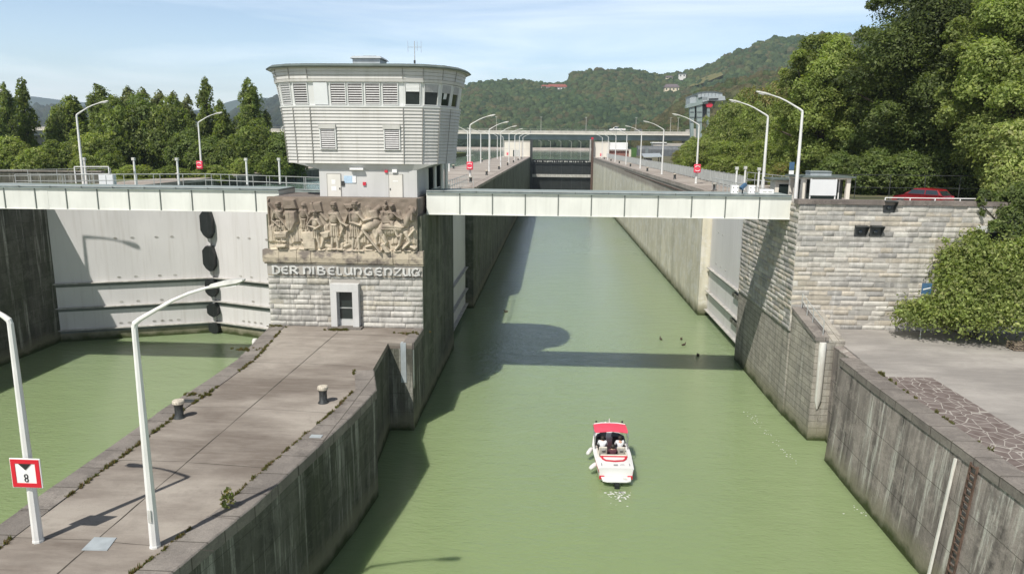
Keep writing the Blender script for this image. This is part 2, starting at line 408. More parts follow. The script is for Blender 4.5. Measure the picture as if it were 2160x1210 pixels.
def uvbox(me, v):
    n = len(me.polygons)
    if not n: return
    nor = np.zeros(n*3, np.float32); me.polygons.foreach_get('normal', nor); nor = nor.reshape(n, 3)
    tot = np.zeros(n, np.int32); me.polygons.foreach_get('loop_total', tot)
    li = np.zeros(len(me.loops), np.int32); me.loops.foreach_get('vertex_index', li)
    ax = np.repeat(np.argmax(np.abs(nor), axis=1), tot); p = v[li]
    uv = np.where((ax == 0)[:, None], p[:, [1, 2]], np.where((ax == 1)[:, None], p[:, [0, 2]], p[:, [1, 0]])).astype(np.float32)
    l = me.uv_layers.new(name='UVMap'); l.data.foreach_set('uv', uv.ravel())
def np_mesh(name, v, quads, mat, parent=None, tint=None, smooth=False, origin=None, uv=False):
    "fast mesh of quads (or triangles) from numpy arrays; tint = one colour per face"
    k = quads.shape[1]; nf = len(quads)
    me = bpy.data.meshes.new(name); me.vertices.add(len(v)); me.vertices.foreach_set('co', v.astype(np.float32).ravel())
    me.loops.add(nf*k); me.loops.foreach_set('vertex_index', quads.astype(np.int32).ravel())
    me.polygons.add(nf); me.polygons.foreach_set('loop_start', np.arange(0, nf*k, k, dtype=np.int32))
    me.polygons.foreach_set('loop_total', np.full(nf, k, np.int32))
    if smooth: me.polygons.foreach_set('use_smooth', np.ones(nf, bool))
    me.update(calc_edges=True); me.validate()
    if tint is not None:
        a = me.attributes.new('tint', 'FLOAT_COLOR', 'FACE'); c = np.ones((nf, 4), np.float32); c[:, :3] = tint; a.data.foreach_set('color', c.ravel())
    me.materials.append(MATS[mat]); o = bpy.data.objects.new(name, me); COL.objects.link(o)
    if parent is not None: o.parent = parent
    elif origin is not None: o.location = origin
    return o

def tag(o, label=None, cat=None, group=None, kind=None):
    if label: o['label'] = label
    if cat: o['category'] = cat
    if group: o['group'] = group
    if kind: o['kind'] = kind
    return o
def thing(name, label, cat, loc=(0, 0, 0), group=None):
    o = bpy.data.objects.new(name, None); o.empty_display_size = .3; COL.objects.link(o); o.location = loc
    return tag(o, label, cat, group)
def copy_tree(o, loc=None, rz=None, label=None, scale=None, group=None):
    def cp(a, par):
        c = a.copy(); COL.objects.link(c)
        if par is not None: c.parent = par
        for ch in list(a.children): cp(ch, c)
        return c
    c = cp(o, None)
    if loc is not None: c.location = loc
    if rz is not None: c.rotation_euler = (0, 0, rz)
    if scale is not None: c.scale = scale if not isinstance(scale, (int, float)) else (scale,)*3
    if label: c['label'] = label
    if group: c['group'] = group
    return c
def struct(name, mb, mat, **k): return tag(mb.build(name, mat, **k), kind='structure')
def text_mesh(body, size, extrude, bold=0.0):
    cu = bpy.data.curves.new('t', 'FONT'); cu.body = body; cu.size = size; cu.extrude = extrude; cu.offset = bold; cu.align_x = 'CENTER'
    cu.resolution_u = 4
    ob = bpy.data.objects.new('t', cu); COL.objects.link(ob); bpy.context.view_layer.update()
    me = bpy.data.meshes.new_from_object(ob); COL.objects.unlink(ob); bpy.data.objects.remove(ob)
    vs = [tuple(v.co) for v in me.vertices]; fs = [tuple(p.vertices) for p in me.polygons]; return vs, fs

# ================================================================== the setting
# water: lower chamber and approach, upper reach and the full left chamber
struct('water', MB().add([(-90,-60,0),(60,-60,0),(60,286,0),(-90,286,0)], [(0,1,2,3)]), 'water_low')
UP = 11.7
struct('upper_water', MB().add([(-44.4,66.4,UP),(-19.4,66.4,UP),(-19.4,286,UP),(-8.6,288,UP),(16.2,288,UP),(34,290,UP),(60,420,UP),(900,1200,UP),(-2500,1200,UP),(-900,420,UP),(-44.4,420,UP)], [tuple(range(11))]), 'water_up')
# land
struct('left_bank', MB().prism([(-900,20),(-46.8,20),(-46.8,400),(-60,440),(-900,440)], 5, 13.30), 'grass')
struct('right_bank', MB().prism([(20.0,61.2),(900,61.2),(900,1100),(300,1100),(60,430),(24,300),(20,288)], 5, 13.36), 'soil')
struct('right_promenade', MB().prism([(20.0,60.9),(27,60.9),(27,288),(20.0,288)], 13.0, 13.40), 'far_paving')
PL = 5.75; QZ = 6.2
left_edge = [(-18.9,47.2),(-18.35,43),(-17.75,39),(-17.75,35),(-17.85,31),(-17.75,27),(-17.7,23),(-17.6,19),(-17.5,8)]
right_edge = [(-11.9,8),(-11.0,17),(-10.55,19.8),(-10.0,22.5),(-9.5,26.7),(-8.95,31),(-8.68,34.4),(-9.62,37.7),(-10.0,43.2),(-8.5,43.25),(-8.5,47.2)]
outline = list(reversed(left_edge)); outline = left_edge + right_edge          # counter-clockwise
def offset(poly, d):
    out = []
    for i, p in enumerate(poly):
        a = Vector(poly[max(i-1, 0)]); b = Vector(poly[min(i+1, len(poly)-1)]); t = (b-a).normalized(); out.append((p[0]-t.y*d, p[1]+t.x*d))
    return out
def strip(mb, poly, d0, d1, z0, z1):
    a = offset(poly, d0); b = offset(poly, d1)
    for i in range(len(poly)-1):
        q = [a[i], a[i+1], b[i+1], b[i]]
        mb.prism(q, z0, z1)
    return mb
def strip1(mb, poly, d0, d1, z0, z1, jit=0):
    "one continuous kerb of rectangular section along a polyline"
    a = offset(poly, d0); b = offset(poly, d1)
    rings = [[(b[i][0], b[i][1], z0), (a[i][0], a[i][1], z0), (a[i][0], a[i][1], z1), (b[i][0], b[i][1], z1)] for i in range(len(poly))]
    return mb.loft(rings)
def resample(poly, step):
    out = [Vector(poly[0])]
    for a, b in zip(poly, poly[1:]):
        a = Vector(a); b = Vector(b); n = max(1, int((b-a).length/step))
        for k in range(1, n+1): out.append(a+(b-a)*k/n)
    return [tuple(p) for p in out]
# approach platform between the two chambers: wall below, paved top, copings of single stones
pw = thing('guide_wall', 'dark stained concrete guide wall under the paved approach platform in the foreground', 'quay wall', (-13.5, 30, 0))
def chaikin(o):
    return o
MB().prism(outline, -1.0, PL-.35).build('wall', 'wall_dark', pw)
struct('platform_paving', MB().prism(offset(outline, .02), PL-.35, PL), 'platform_paving')
def coping_blocks(name, edge, width, z0, z1, parent, step, seed, out=.05, mat='coping'):
    "row of coping stones with open joints and slightly uneven faces"
    rnd = random.Random(seed); pts = resample(edge, .5); mb = MB(); i = 0
    while i < len(pts)-1:
        n = max(1, int(round(step*rnd.uniform(.75, 1.25)/.5))); seg = pts[i:i+n+1]
        if len(seg) < 2: break
        a = offset(seg, -out-rnd.uniform(0, .025)); b = offset(seg, width+rnd.uniform(-.04, .04)); dz = rnd.uniform(-.012, .012)
        # small gap at each end
        g = .012
        a[0] = tuple(Vector(a[0]).lerp(Vector(a[1]), g/.5)); b[0] = tuple(Vector(b[0]).lerp(Vector(b[1]), g/.5))
        a[-1] = tuple(Vector(a[-1]).lerp(Vector(a[-2]), g/.5)); b[-1] = tuple(Vector(b[-1]).lerp(Vector(b[-2]), g/.5))
        ch = .04
        a2 = offset(seg, -out+ch)
        a2[0] = (a2[0][0]*(1-g/.5)+a2[1][0]*g/.5, a2[0][1]*(1-g/.5)+a2[1][1]*g/.5); a2[-1] = (a2[-1][0]*(1-g/.5)+a2[-2][0]*g/.5, a2[-1][1]*(1-g/.5)+a2[-2][1]*g/.5)
        mb.loft([[(b[k][0], b[k][1], z0), (a[k][0], a[k][1], z0), (a[k][0], a[k][1], z1+dz-ch), (a2[k][0], a2[k][1], z1+dz), (b[k][0], b[k][1], z1+dz)] for k in range(len(seg))])
        i += n
    # loft along the path gives inside-out rings for one direction: let blender fix normals
    o = mb.build(name, mat, parent)
    bm = bmesh.new(); bm.from_mesh(o.data); bmesh.ops.recalc_face_normals(bm, faces=bm.faces); bm.to_mesh(o.data); bm.free()
    return o
coping_blocks('coping', left_edge, .95, PL-.32, PL+.035, pw, 1.9, 3)
coping_blocks('coping', right_edge[:8], 1.0, PL-.42, PL+.04, pw, 2.1, 5)
coping_blocks('coping', [(-8.5,43.3),(-8.5,47.0)], .6, PL-.42, PL+.04, pw, 2.1, 6)
# joints of the paving slabs (open dirt-filled grooves)
jm = MB()
def joint(mb, a, b, w=.035, z=PL+.004):
    a = Vector(a); b = Vector(b); n = max(2, int((b-a).length/.8)); t = (b-a).normalized(); nn = Vector((-t.y, t.x)); prev = None
    rr = random.Random(int(a.x*10+b.y))
    ps = [a+(b-a)*k/n + nn*rr.uniform(-.012, .012) for k in range(n+1)]
    ws = [w*rr.uniform(.5, 1.3) for _ in ps]
    for k in range(n):
        mb.add([(*(ps[k]+nn*ws[k]/2), z), (*(ps[k]-nn*ws[k]/2), z), (*(ps[k+1]-nn*ws[k+1]/2), z), (*(ps[k+1]+nn*ws[k+1]/2), z)], [(0, 1, 2, 3)])
joint(jm, (-13.9,45.6), (-14.05,10), .05)
for y in (19.9, 25.6, 31.5, 38.6, 44.4): joint(jm, (-17.0,y), (-13.98,y+.05), .03); joint(jm, (-13.92,y), (-10.1,y-.3), .03)
joint(jm, (-13.9,45.2), (-9.3,44.9), .04)
struct('paving_joints', jm, 'joint_dirt')
# right-hand lower quay
q_out = [(16.62,40.6),(16.55,36),(16.6,30),(16.7,24),(16.9,14),(17.1,4)]
q_base = [(16.2,40.6),(16.1,36),(16.05,30),(16.0,24),(16.0,14),(16.0,4)]
q_poly = [(60,4),(60,47.6),(18.0,47.6),(18.0,43.6),(17.4,43.55),(17.4,40.6)] + q_out
struct('quay_asphalt', MB().prism([(60,4),(60,47.6),(17.9,47.6),(17.9,43.55),(17.75,40.65)]+[(x+.95,y) for x,y in q_out], QZ-.5, QZ), 'quay_asphalt')
qw = thing('quay_wall', 'grey quay wall streaked with white lime below the crazy paving strip on the right', 'quay wall', (17, 30, 0))
mb = MB(); n = len(q_out)
mb.loft([[(x, y, -1) for x, y in q_base]+[(x+2.5, y, -1) for x, y in reversed(q_out)], [(x, y, QZ-.38) for x, y in q_out]+[(x+2.5, y, QZ-.52) for x, y in reversed(q_out)]])
o = mb.build('wall', 'wall_quay', qw)
coping_blocks('coping', q_out, 1.0, QZ-.38, QZ+.05, qw, 2.6, 9)
# ladder in its slot, steel corner strip
lad = thing('wall_ladder', 'rusty rung ladder let into the near end of the right quay wall', 'ladder', (16.2, 27.1, 0))
mb = MB()
for dy in (-.22, .22): mb.bar((16.14, 27.1+dy, .3), (16.56, 27.1+dy, QZ-.2), .07)
mb.build('rail', 'rust_brown', lad)
for k in range(19): z = .5+k*.3; x = 16.14+.42*(z-.3)/5.7; MB().bar((x-.02, 26.9, z), (x-.02, 27.3, z), .05).build('rung', 'rust_brown', lad)
gw = MB().bar((16.05, 28.3, .3), (16.52, 28.3, QZ-.5), .09)
tag(gw.build('gauge_strip', 'fender_white', origin=(16, 28.3, 0)), 'pale vertical gauge strip beside the rusty ladder on the right quay wall', 'gauge')
# crazy paving strip and its light edge
struct('crazy_paving', MB().prism([(17.65,22),(20.1,22),(20.1,37.4),(17.6,37.4)], QZ-.1, QZ+.004), 'crazy_paving')
# wall length between the slot and the abutment
aw = thing('abutment_footing', 'low streaked concrete wall with a slot at the foot of the stone abutment', 'quay wall', (17, 46, 0))
MB().loft([[(18.05,40.7,-1),(17.35,40.7,-1),(17.35,43.5,-1),(18.05,43.5,-1)],[(18.05,40.7,QZ-.1),(17.35,40.7,QZ-.1),(17.35,43.5,QZ-.1),(18.05,43.5,QZ-.1)]]).build('slot_back', 'wall_quay', aw)
mb = MB(); o_ = len(mb.v)
mb.loft([[(16.25,43.52,-1),(18.0,43.52,-1),(18.0,47.68,-1),(16.05,47.68,-1)],[(16.25,43.52,QZ+.25),(18.0,43.52,QZ+.25),(18.0,47.55,7.4),(16.05,47.55,7.4)]])
mb.build('wall', 'wall_side', aw)
mb = MB().loft([[(16.18,43.45,QZ+.25),(17.0,43.45,QZ+.25),(17.0,47.5,7.4),(15.98,47.5,7.4)],[(16.18,43.45,QZ+.5),(17.0,43.45,QZ+.5),(17.0,47.5,7.65),(15.98,47.5,7.65)]])
mb.build('coping', 'coping', aw)

# ------------------------------------------------------------------ lock walls
def wall_thing(name, label, pts, top, mat, capmat, loc, out=.06, capdepth=.34):
    t = thing(name, label, 'lock wall', loc)
    MB().prism(pts, -1, top-capdepth).build('wall', mat, t)
    c = MB().prism(offset(pts+[pts[0]], -out)[:-1], top-capdepth, top).build('coping', capmat, t)
    return t
t = thing('lock_wall', 'long concrete wall island with a paved top dividing the two lock chambers', 'lock wall', (-14, 62, 0))
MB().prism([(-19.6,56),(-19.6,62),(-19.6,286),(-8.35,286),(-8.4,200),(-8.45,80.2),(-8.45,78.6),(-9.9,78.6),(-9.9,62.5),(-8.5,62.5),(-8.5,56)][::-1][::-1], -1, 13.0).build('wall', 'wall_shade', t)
MB().prism([(-19.68,56),(-19.68,286),(-8.27,286),(-8.32,200),(-8.38,80.2),(-8.38,78.5),(-9.8,78.5),(-9.8,62.6),(-8.44,62.6),(-8.44,56)], 13.0, 13.35).build('paved_top', 'far_paving', t)
mb = MB()
for x0, x1 in ((-19.7,-18.75), (-9.2,-8.26)): mb.box(x0, x1, 80.3, 286.05, 13.3, 13.385)
mb.build('coping', 'coping_far', t)
t = thing('lock_wall', 'long sunlit concrete chamber wall on the right with a brownish top edge', 'lock wall', (17, 62, 0))
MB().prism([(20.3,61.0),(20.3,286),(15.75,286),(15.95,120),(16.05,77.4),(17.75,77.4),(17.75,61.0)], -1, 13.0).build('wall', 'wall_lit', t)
MB().prism([(20.35,61.0),(20.35,286),(16.7,286),(16.9,120),(17.0,77.35),(17.85,77.35),(17.85,61.0)], 13.0, 13.39).build('paved_top', 'far_paving', t)
MB().prism([(16.68,77.3),(16.65,120),(16.55,286),(15.66,286),(15.86,120),(15.96,77.3)][::-1], 13.0, 13.46).build('coping', 'coping_far', t)
mb = MB()
for k in range(20):
    y = 80+k*10.3; mb.box(15.94, 16.1, y-.06, y+.06, .2, 12.9)
MB().box(15.90, 16.2, 77.6, 286, 12.45, 12.62).build('rub_rail', 'rust_brown', t)
t = thing('lock_wall', 'dark shaded masonry wall at the far left of the closed gate', 'lock wall', (-46, 50, 0))
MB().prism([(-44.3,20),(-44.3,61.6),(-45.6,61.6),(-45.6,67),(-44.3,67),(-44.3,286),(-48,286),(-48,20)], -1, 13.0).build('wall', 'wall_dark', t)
MB().prism([(-44.2,20),(-44.2,61.7),(-45.5,61.7),(-45.5,66.9),(-44.2,66.9),(-44.2,286),(-50,286),(-50,20)], 13.0, 13.35).build('coping', 'far_paving', t)
t = thing('low_wall', 'low dark stained wall along the far left quay in front of the trees', 'wall', (-60, 76, 13.3))
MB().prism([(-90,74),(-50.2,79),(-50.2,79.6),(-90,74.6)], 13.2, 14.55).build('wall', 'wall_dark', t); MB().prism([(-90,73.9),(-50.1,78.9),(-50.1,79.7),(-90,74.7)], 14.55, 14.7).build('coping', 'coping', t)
# pier below the control tower
t = thing('pier', 'massive concrete pier under the control tower beside the navigation channel', 'pier', (-13.8, 50, 0))
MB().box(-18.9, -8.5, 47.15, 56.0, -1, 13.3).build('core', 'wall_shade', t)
MB().box(-18.7, -8.75, 47.3, 52.6, 13.3, 14.42).build('cap', 'abut_cap', t)
tower_pier = t
MB().prism([(-8.95,53.0),(-8.3,53.2),(-8.3,54.4),(-8.95,54.6)], 5, 13.6).build('pilaster', 'wall_shade', t)

# ------------------------------------------------------------------ masonry
PAL = [(.50,.475,.43),(.46,.445,.41),(.54,.51,.46),(.43,.415,.385),(.57,.55,.50),(.50,.455,.38),(.38,.37,.35),(.54,.49,.41)]
def masonry(name, org, ud, nd, W, H, parent, seed, hr=(.30,.40), wr=(.7,1.7), holes=(), bulge=.05, col=1.0, pal=PAL):
    rs = np.random.RandomState(seed); V = []; Q = []; T = []
    org = np.array(org, float); ud = np.array(ud, float); nd = np.array(nd, float); up = np.array([0, 0, 1.0]); vz = 0.0; nb = 0
    while vz < H-.05:
        h = rs.uniform(*hr); h = h if vz+h+.15 < H else H-vz
        u = -rs.uniform(0, .8)
        while u < W:
            w = rs.uniform(*wr); u0 = max(u, 0)+.011; u1 = min(u+w, W)-.011; z0 = vz+.011; z1 = vz+h-.011; u += w
            if W-u < .35: w += W-u; u1 = W-.002; u = W+1
            segs = [(u0, u1)]
            for (a, b, c, d) in holes:
                if z0 < d-.05 and z1 > c+.05:
                    n2 = []
                    for p, q in segs:
                        if q <= a or p >= b: n2.append((p, q)); continue
                        if p < a: n2.append((p, a))
                        if q > b: n2.append((b, q))
                    segs = n2
            for p, q in segs:
                if q-p < .12: continue
                tilt = rs.uniform(-.02, .02); b0 = rs.uniform(.35, 1.2)*bulge
                ni = max(2, int((q-p)/.16)); us = np.concatenate([[p], np.linspace(p+.028, q-.028, ni), [q]]); zs = np.concatenate([[z0], np.linspace(z0+.026, z1-.026, 3), [z1]]); nu = len(us); nv = len(zs); uu, zz = np.meshgrid(us, zs)
                e = np.minimum(np.minimum((uu-p), (q-uu))/.026, np.minimum((zz-z0), (z1-zz))/.024).clip(0, 1)
                dep = e*(b0+rs.uniform(-.5, .5, uu.shape)*bulge*.8+tilt*(zz-z0)/h*2)+.004
                pts = org+uu[..., None]*ud+zz[..., None]*up+dep[..., None]*nd
                base = nb; V.append(pts.reshape(-1, 3)); nb += nu*nv
                i, j = np.meshgrid(np.arange(nu-1), np.arange(nv-1)); k0 = base+j*nu+i
                q4 = np.stack([k0, k0+1, k0+nu+1, k0+nu], -1).reshape(-1, 4); Q.append(q4)
                c = np.array(pal[rs.randint(len(pal))])*rs.uniform(.85, 1.15)*col; T.append(np.tile(c, (len(q4), 1)))
        vz += h
    V = np.concatenate(V); Q = np.concatenate(Q); T = np.concatenate(T).clip(0, 1)
    if np.dot(np.cross(ud, up), nd) < 0: Q = Q[:, ::-1]
    off = np.array(parent.location)
    return np_mesh(name, V-off, Q, 'masonry', parent, T)
lightpal = [(.50,.485,.45),(.46,.45,.42),(.54,.52,.48),(.43,.42,.39),(.56,.54,.49),(.50,.47,.40),(.40,.39,.37)]
# stone front of the pier: masonry, lettering, ledge, relief, doorway
sf = thing('stone_portal', 'carved stone front of the pier with figure relief, lettering and small doorway', 'building', (-13.8, 47.0, PL))
MB().box(-18.95, -8.47, 47.0, 47.2, PL-.05, 10.05).build('backing_wall', 'mortar', sf)
DX0, DX1 = -14.62, -12.72
masonry('masonry', (-18.95, 47.0, PL), (1, 0, 0), (0, -1, 0), 10.48, 3.55, sf, 11, (.31, .42), (.7, 1.6), [(DX0+18.95, DX1+18.95, 0, 3.05)], .042, 1.0, lightpal)
MB().box(-18.95, -8.45, 46.93, 47.0, 9.31, 10.03).build('inscription_band', 'mortar', sf)
MB().box(-19.1, -8.38, 46.86, 47.25, 10.03, 10.16).build('moulding', 'ledge_stone', sf)
# carved ledge of uneven stones
mb = MB(); rr = random.Random(4); x = -19.15
while x < -8.4:
    w = rr.uniform(.9, 1.7); x1 = min(x+w, -8.36); d = 46.72+rr.uniform(-.04, .04)
    mb.loft([[(x+.01, 47.3, 10.16),(x+.01, d+.05, 10.16),(x1-.01, d+.05, 10.16),(x1-.01, 47.3, 10.16)],
             [(x+.01, 47.3, 10.5),(x+.01, d, 10.5),(x1-.01, d, 10.5),(x1-.01, 47.3, 10.5)],
             [(x+.01, 47.3, 11.0),(x+.01, d+.08, 11.0),(x1-.01, d+.08, 11.0),(x1-.01, 47.3, 11.0)]]); x = x1
mb.build('ledge', 'ledge_stone', sf)
# doorway
mb = MB(); mb.box(DX0, DX0+.42, 46.55, 47.05, PL+.12, 8.25); mb.box(DX1-.42, DX1, 46.55, 47.05, PL+.12, 8.25); mb.box(DX0-.003, DX1+.003, 46.547, 47.05, 8.25, 8.78)
fr = mb.build('door_frame', 'plaster', sf, bevel=.01)
dr = MB().box(DX0+.42, DX1-.42, 46.98, 47.02, PL+.5, 8.25).build('door', 'dark_glass', sf)
mb = MB(); mb.box(DX0+.42, DX0+.50, 46.93, 46.98, PL+.5, 8.25); mb.box(DX0+.5, DX1-.42, 46.93, 46.98, PL+.5, PL+.58); mb.box(DX0+.5, DX1-.42, 46.93, 46.98, 7.05, 7.12)
mb.build('door_bar', 'rail_paint', dr)
MB().box(DX0-.2, DX1+.2, 46.25, 47.0, PL, PL+.12).build('doorstep', 'coping', sf, bevel=.02)
MB().box(DX0+.42, DX1-.42, 46.9, 47.02, PL+.12, PL+.5).build('threshold', 'plaster', sf)
# lettering: broad uncial strokes, each letter its own raised mesh
GL = {'D': [[(0,0),(0,1)],[(-.12,1),(.3,1),(.62,.72),(.62,.3),(.35,0),(-.08,0)]],
      'E': [[(.62,.9),(.4,1),(.12,.85),(0,.5),(.12,.14),(.4,0),(.62,.1)],[(.05,.52),(.55,.52)]],
      'R': [[(0,0),(0,1)],[(-.1,1),(.35,1),(.55,.78),(.35,.52),(0,.5)],[(.25,.5),(.62,0)]],
      'N': [[(-.05,.95),(.05,.9),(.05,0)],[(.05,.75),(.3,.97),(.58,.85),(.62,.45),(.5,.05)]],
      'I': [[(.08,1),(.12,.5),(.05,0)]],
      'B': [[(0,0),(0,1)],[(-.08,1),(.35,1),(.5,.78),(.3,.54),(0,.54)],[(.3,.54),(.6,.34),(.55,.1),(.3,0),(0,0)]],
      'L': [[(.05,1),(.05,.15),(.15,0),(.5,.03)]],
      'U': [[(.02,1),(.0,.35),(.15,.03),(.4,.1),(.55,.3)],[(.6,1),(.58,.4),(.66,0)]],
      'G': [[(.6,.88),(.35,1),(.1,.85),(0,.5),(.12,.12),(.38,0),(.6,.14),(.6,.45)],[(.38,.45),(.68,.45)]],
      'Z': [[(0,.95),(.6,.95),(.02,.04),(.62,.04)]]}
def glyph(ch, x, z, w, h, y0, y1, t=.12):
    mb = MB()
    for si, st in enumerate(GL[ch]):
        pts = [Vector((x+p[0]*w/.62, z+p[1]*h)) for p in st]
        ns = []
        for i in range(len(pts)):
            d = (pts[min(i+1, len(pts)-1)]-pts[max(i-1, 0)]).normalized(); ns.append(Vector((-d.y, d.x)))
        yy = y0-.004*si
        tt = [t*(.72+.5*abs(nn.x)) for nn in ns]
        rings = []
        for p, nn, q in zip(pts, ns, tt):
            a = p+nn*q/2; b = p-nn*q/2; rings.append([(b.x, y1, b.y), (b.x, yy, b.y), (a.x, yy, a.y), (a.x, y1, a.y)])
        mb.loft(rings)
    return mb
ins = tag(MB().box(-18.93, -8.46, 46.925, 46.945, 9.24, 9.30).build('inscription', 'ledge_stone', sf))
word = 'DERNIBELUNGENZUG'; xs0 = [575,593,612,639,659,670,691,710,727,746,768,790,810,830,850,868]
for i, ch in enumerate(word):
    x = P(xs0[i], 570, 46.8).x; w = (.14 if ch == 'I' else .42)
    nx = P(xs0[i+1] if i+1 < len(xs0) else 886, 570, 46.8).x
    w = min((nx-x)*.72, .47) if ch != 'I' else .10
    g = glyph(ch, x+.03, 9.37, w, .50, 46.80, 46.93, .112); o = g.build('letter', 'letter_white', ins)
    bm = bmesh.new(); bm.from_mesh(o.data); bmesh.ops.recalc_face_normals(bm, faces=bm.faces); bm.to_mesh(o.data); bm.free()
MB().tube([(-8.62,46.82,9.4),(-8.68,46.82,9.62),(-8.55,46.82,9.8)], [.05,.06,.04], 6).build('letter_mark', 'letter_white', ins)

# figure relief: a height field carved from body-shaped strokes (a generic procession)
def relief():
    W_, H_ = 312, 112; K = 2.0; nx, nz = int(W_*K), int(H_*K)
    X, Y = np.meshgrid(np.arange(nx)/K, np.arange(nz)/K)      # Y downward
    Hm = np.zeros_like(X)
    def cap(x0, y0, x1, y1, r0, r1, h, fl=.5):
        nonlocal Hm
        dx, dy = x1-x0, y1-y0; L2 = dx*dx+dy*dy+1e-9; t = (((X-x0)*dx+(Y-y0)*dy)/L2).clip(0, 1)
        d = np.hypot(X-x0-t*dx, Y-y0-t*dy); r = r0+(r1-r0)*t; q = (1-(d/r)**2).clip(0, 1); Hm = np.maximum(Hm, h*q**fl)
    def ell(cx, cy, rx, ry, h, rot=0, fl=.5):
        nonlocal Hm
        c, s_ = math.cos(rot), math.sin(rot); a = ((X-cx)*c+(Y-cy)*s_)/rx; b = (-(X-cx)*s_+(Y-cy)*c)/ry
        q = (1-a*a-b*b).clip(0, 1); Hm = np.maximum(Hm, h*q**fl)
    def poly(pts, h, edge=1.6):
        nonlocal Hm
        ins_ = np.zeros(X.shape, bool); dm = np.full(X.shape, 1e9)
        for (x0, y0), (x1, y1) in zip(pts, pts[1:]+pts[:1]):
            cnd = ((y0 > Y) != (y1 > Y)); xi = (x1-x0)*(Y-y0)/((y1-y0) if y1 != y0 else 1e-9)+x0; ins_ ^= cnd & (X < xi)
            dx, dy = x1-x0, y1-y0; t = (((X-x0)*dx+(Y-y0)*dy)/(dx*dx+dy*dy+1e-9)).clip(0, 1); dm = np.minimum(dm, np.hypot(X-x0-t*dx, Y-y0-t*dy))
        Hm = np.maximum(Hm, np.where(ins_, h*(dm/edge).clip(0, 1)**.6, 0))
    def groove(x0, y0, x1, y1, w=.8, d=.12):
        nonlocal Hm
        dx, dy = x1-x0, y1-y0; t = (((X-x0)*dx+(Y-y0)*dy)/(dx*dx+dy*dy+1e-9)).clip(0, 1); q = (1-(np.hypot(X-x0-t*dx, Y-y0-t*dy)/w)**2).clip(0, 1); Hm = Hm-d*q*(Hm > .05)
    def person(x, y, s=1.0, look=1, helm=False, arm=None, arm2=None, skirt=12, leg=True, h=.42):
        "x, y = chin; about 95 px tall at s = 1"
        if leg:
            cap(x-4*s, y+50*s, x-6*s, y+84*s, 5.5*s, 3.4*s, h*.75); cap(x+5*s, y+50*s, x+8*s, y+84*s, 5.5*s, 3.4*s, h*.85)
            cap(x-6*s, y+86*s, x-6*s+8*look*s, y+87*s, 3.2*s, 2.4*s, h*.8); cap(x+8*s, y+86*s, x+8*s+8*look*s, y+87*s, 3.2*s, 2.4*s, h*.9)
        poly([(x-8*s, y+28*s), (x+8*s, y+28*s), (x+skirt*s, y+60*s), (x-skirt*s, y+60*s)], h*.85, 3)
        for k in range(4): groove(x-6*s+4*k*s, y+34*s, x-8*s+5.5*k*s, y+59*s, 1.0, .10)
        ell(x, y+16*s, 11*s, 17*s, h); cap(x-7*s, y+8*s, x+7*s, y+8*s, 6*s, 6*s, h*.95)
        cap(x, y-2*s, x, y+6*s, 4*s, 5*s, h*.8)
        ell(x+1*look*s, y-8*s, 6.4*s, 8*s, h*1.1); cap(x+5*look*s, y-8*s, x+7*look*s, y-6*s, 2*s, 1.2*s, h)
        if helm: poly([(x-7*s, y-9*s), (x+8*s, y-9*s), (x+5*s, y-18*s), (x-5*s, y-18*s)], h*1.2, 2)
        groove(x-4*s, y-5*s, x+6*look*s, y-5*s, .7, .09); groove(x-8*s, y+28*s, x+8*s, y+28*s, 1.0, .12)
        for a_ in (arm, arm2):
            if a_:
                (ex, ey), (hx, hy) = a_; sx = x+(8 if ex > x else -8)*s
                cap(sx, y+8*s, ex, ey, 4.6*s, 3.8*s, h*1.15); cap(ex, ey, hx, hy, 3.8*s, 2.8*s, h*1.2); ell(hx, hy, 3.6*s, 3.2*s, h*1.25)
    rb = random.Random(8)
    for k in range(46):
        x_ = rb.uniform(4, 306); y_ = rb.uniform(14, 100); a_ = rb.uniform(-1.2, 1.2)+math.pi/2; l_ = rb.uniform(10, 26)
        cap(x_, y_, x_+l_*math.cos(a_), y_+l_*math.sin(a_), rb.uniform(3, 7), rb.uniform(2, 5), rb.uniform(.10, .22))
    for k in range(12): x_ = 10+k*26+rb.uniform(-6, 6); poly([(x_-9, 60), (x_+8, 56), (x_+11, 96), (x_-11, 98)], rb.uniform(.14, .24), 4); groove(x_-3, 60, x_-4, 96, 1.2, .07); groove(x_+3, 60, x_+5, 96, 1.2, .07)
    # left: seated spearman with tall shield, companions
    poly([(0,6),(6,2),(6,100),(2,92)], .22, 3)
    person(24, 24, .80, 1, True, arm=((12,48),(28,62)), skirt=14)
    cap(6, 14, 44, 64, 1.7, 1.7, .52); poly([(34,2),(60,4),(66,24),(36,26)], .36, 2)
    poly([(38,26),(64,26),(66,52),(54,74),(44,74),(38,60)], .5, 5); groove(50,30,50,70,.8,.05)
    poly([(12,72),(44,70),(42,86),(14,88)], .42, 3)
    for k in range(3): groove(13,75+k*4,44,74+k*4,1,.1)
    poly([(16,100),(40,98),(40,106),(18,108)], .5, 2)
    person(76, 22, .75, 1, False, skirt=10, h=.30, arm=((88,42),(84,54)))
    cap(96, 10, 112, 66, 1.5, 1.5, .30); poly([(90,12),(114,8),(118,30),(92,34)], .22, 2)
    person(100, 40, .80, 1, True, arm=((86,58),(104,64)), arm2=((114,58),(100,66)), leg=False)
    poly([(70,72),(100,70),(101,110),(74,110)], .30, 2)
    poly([(108,72),(134,68),(130,84),(118,88)], .42, 3); cap(104, 84, 110, 106, 4, 3, .34); cap(118, 84, 112, 104, 4, 3, .3)
    person(140, 26, .95, 1, True, arm=((156,50),(168,58)), skirt=13)
    cap(176, 20, 150, 88, 1.3, 1.3, .36)
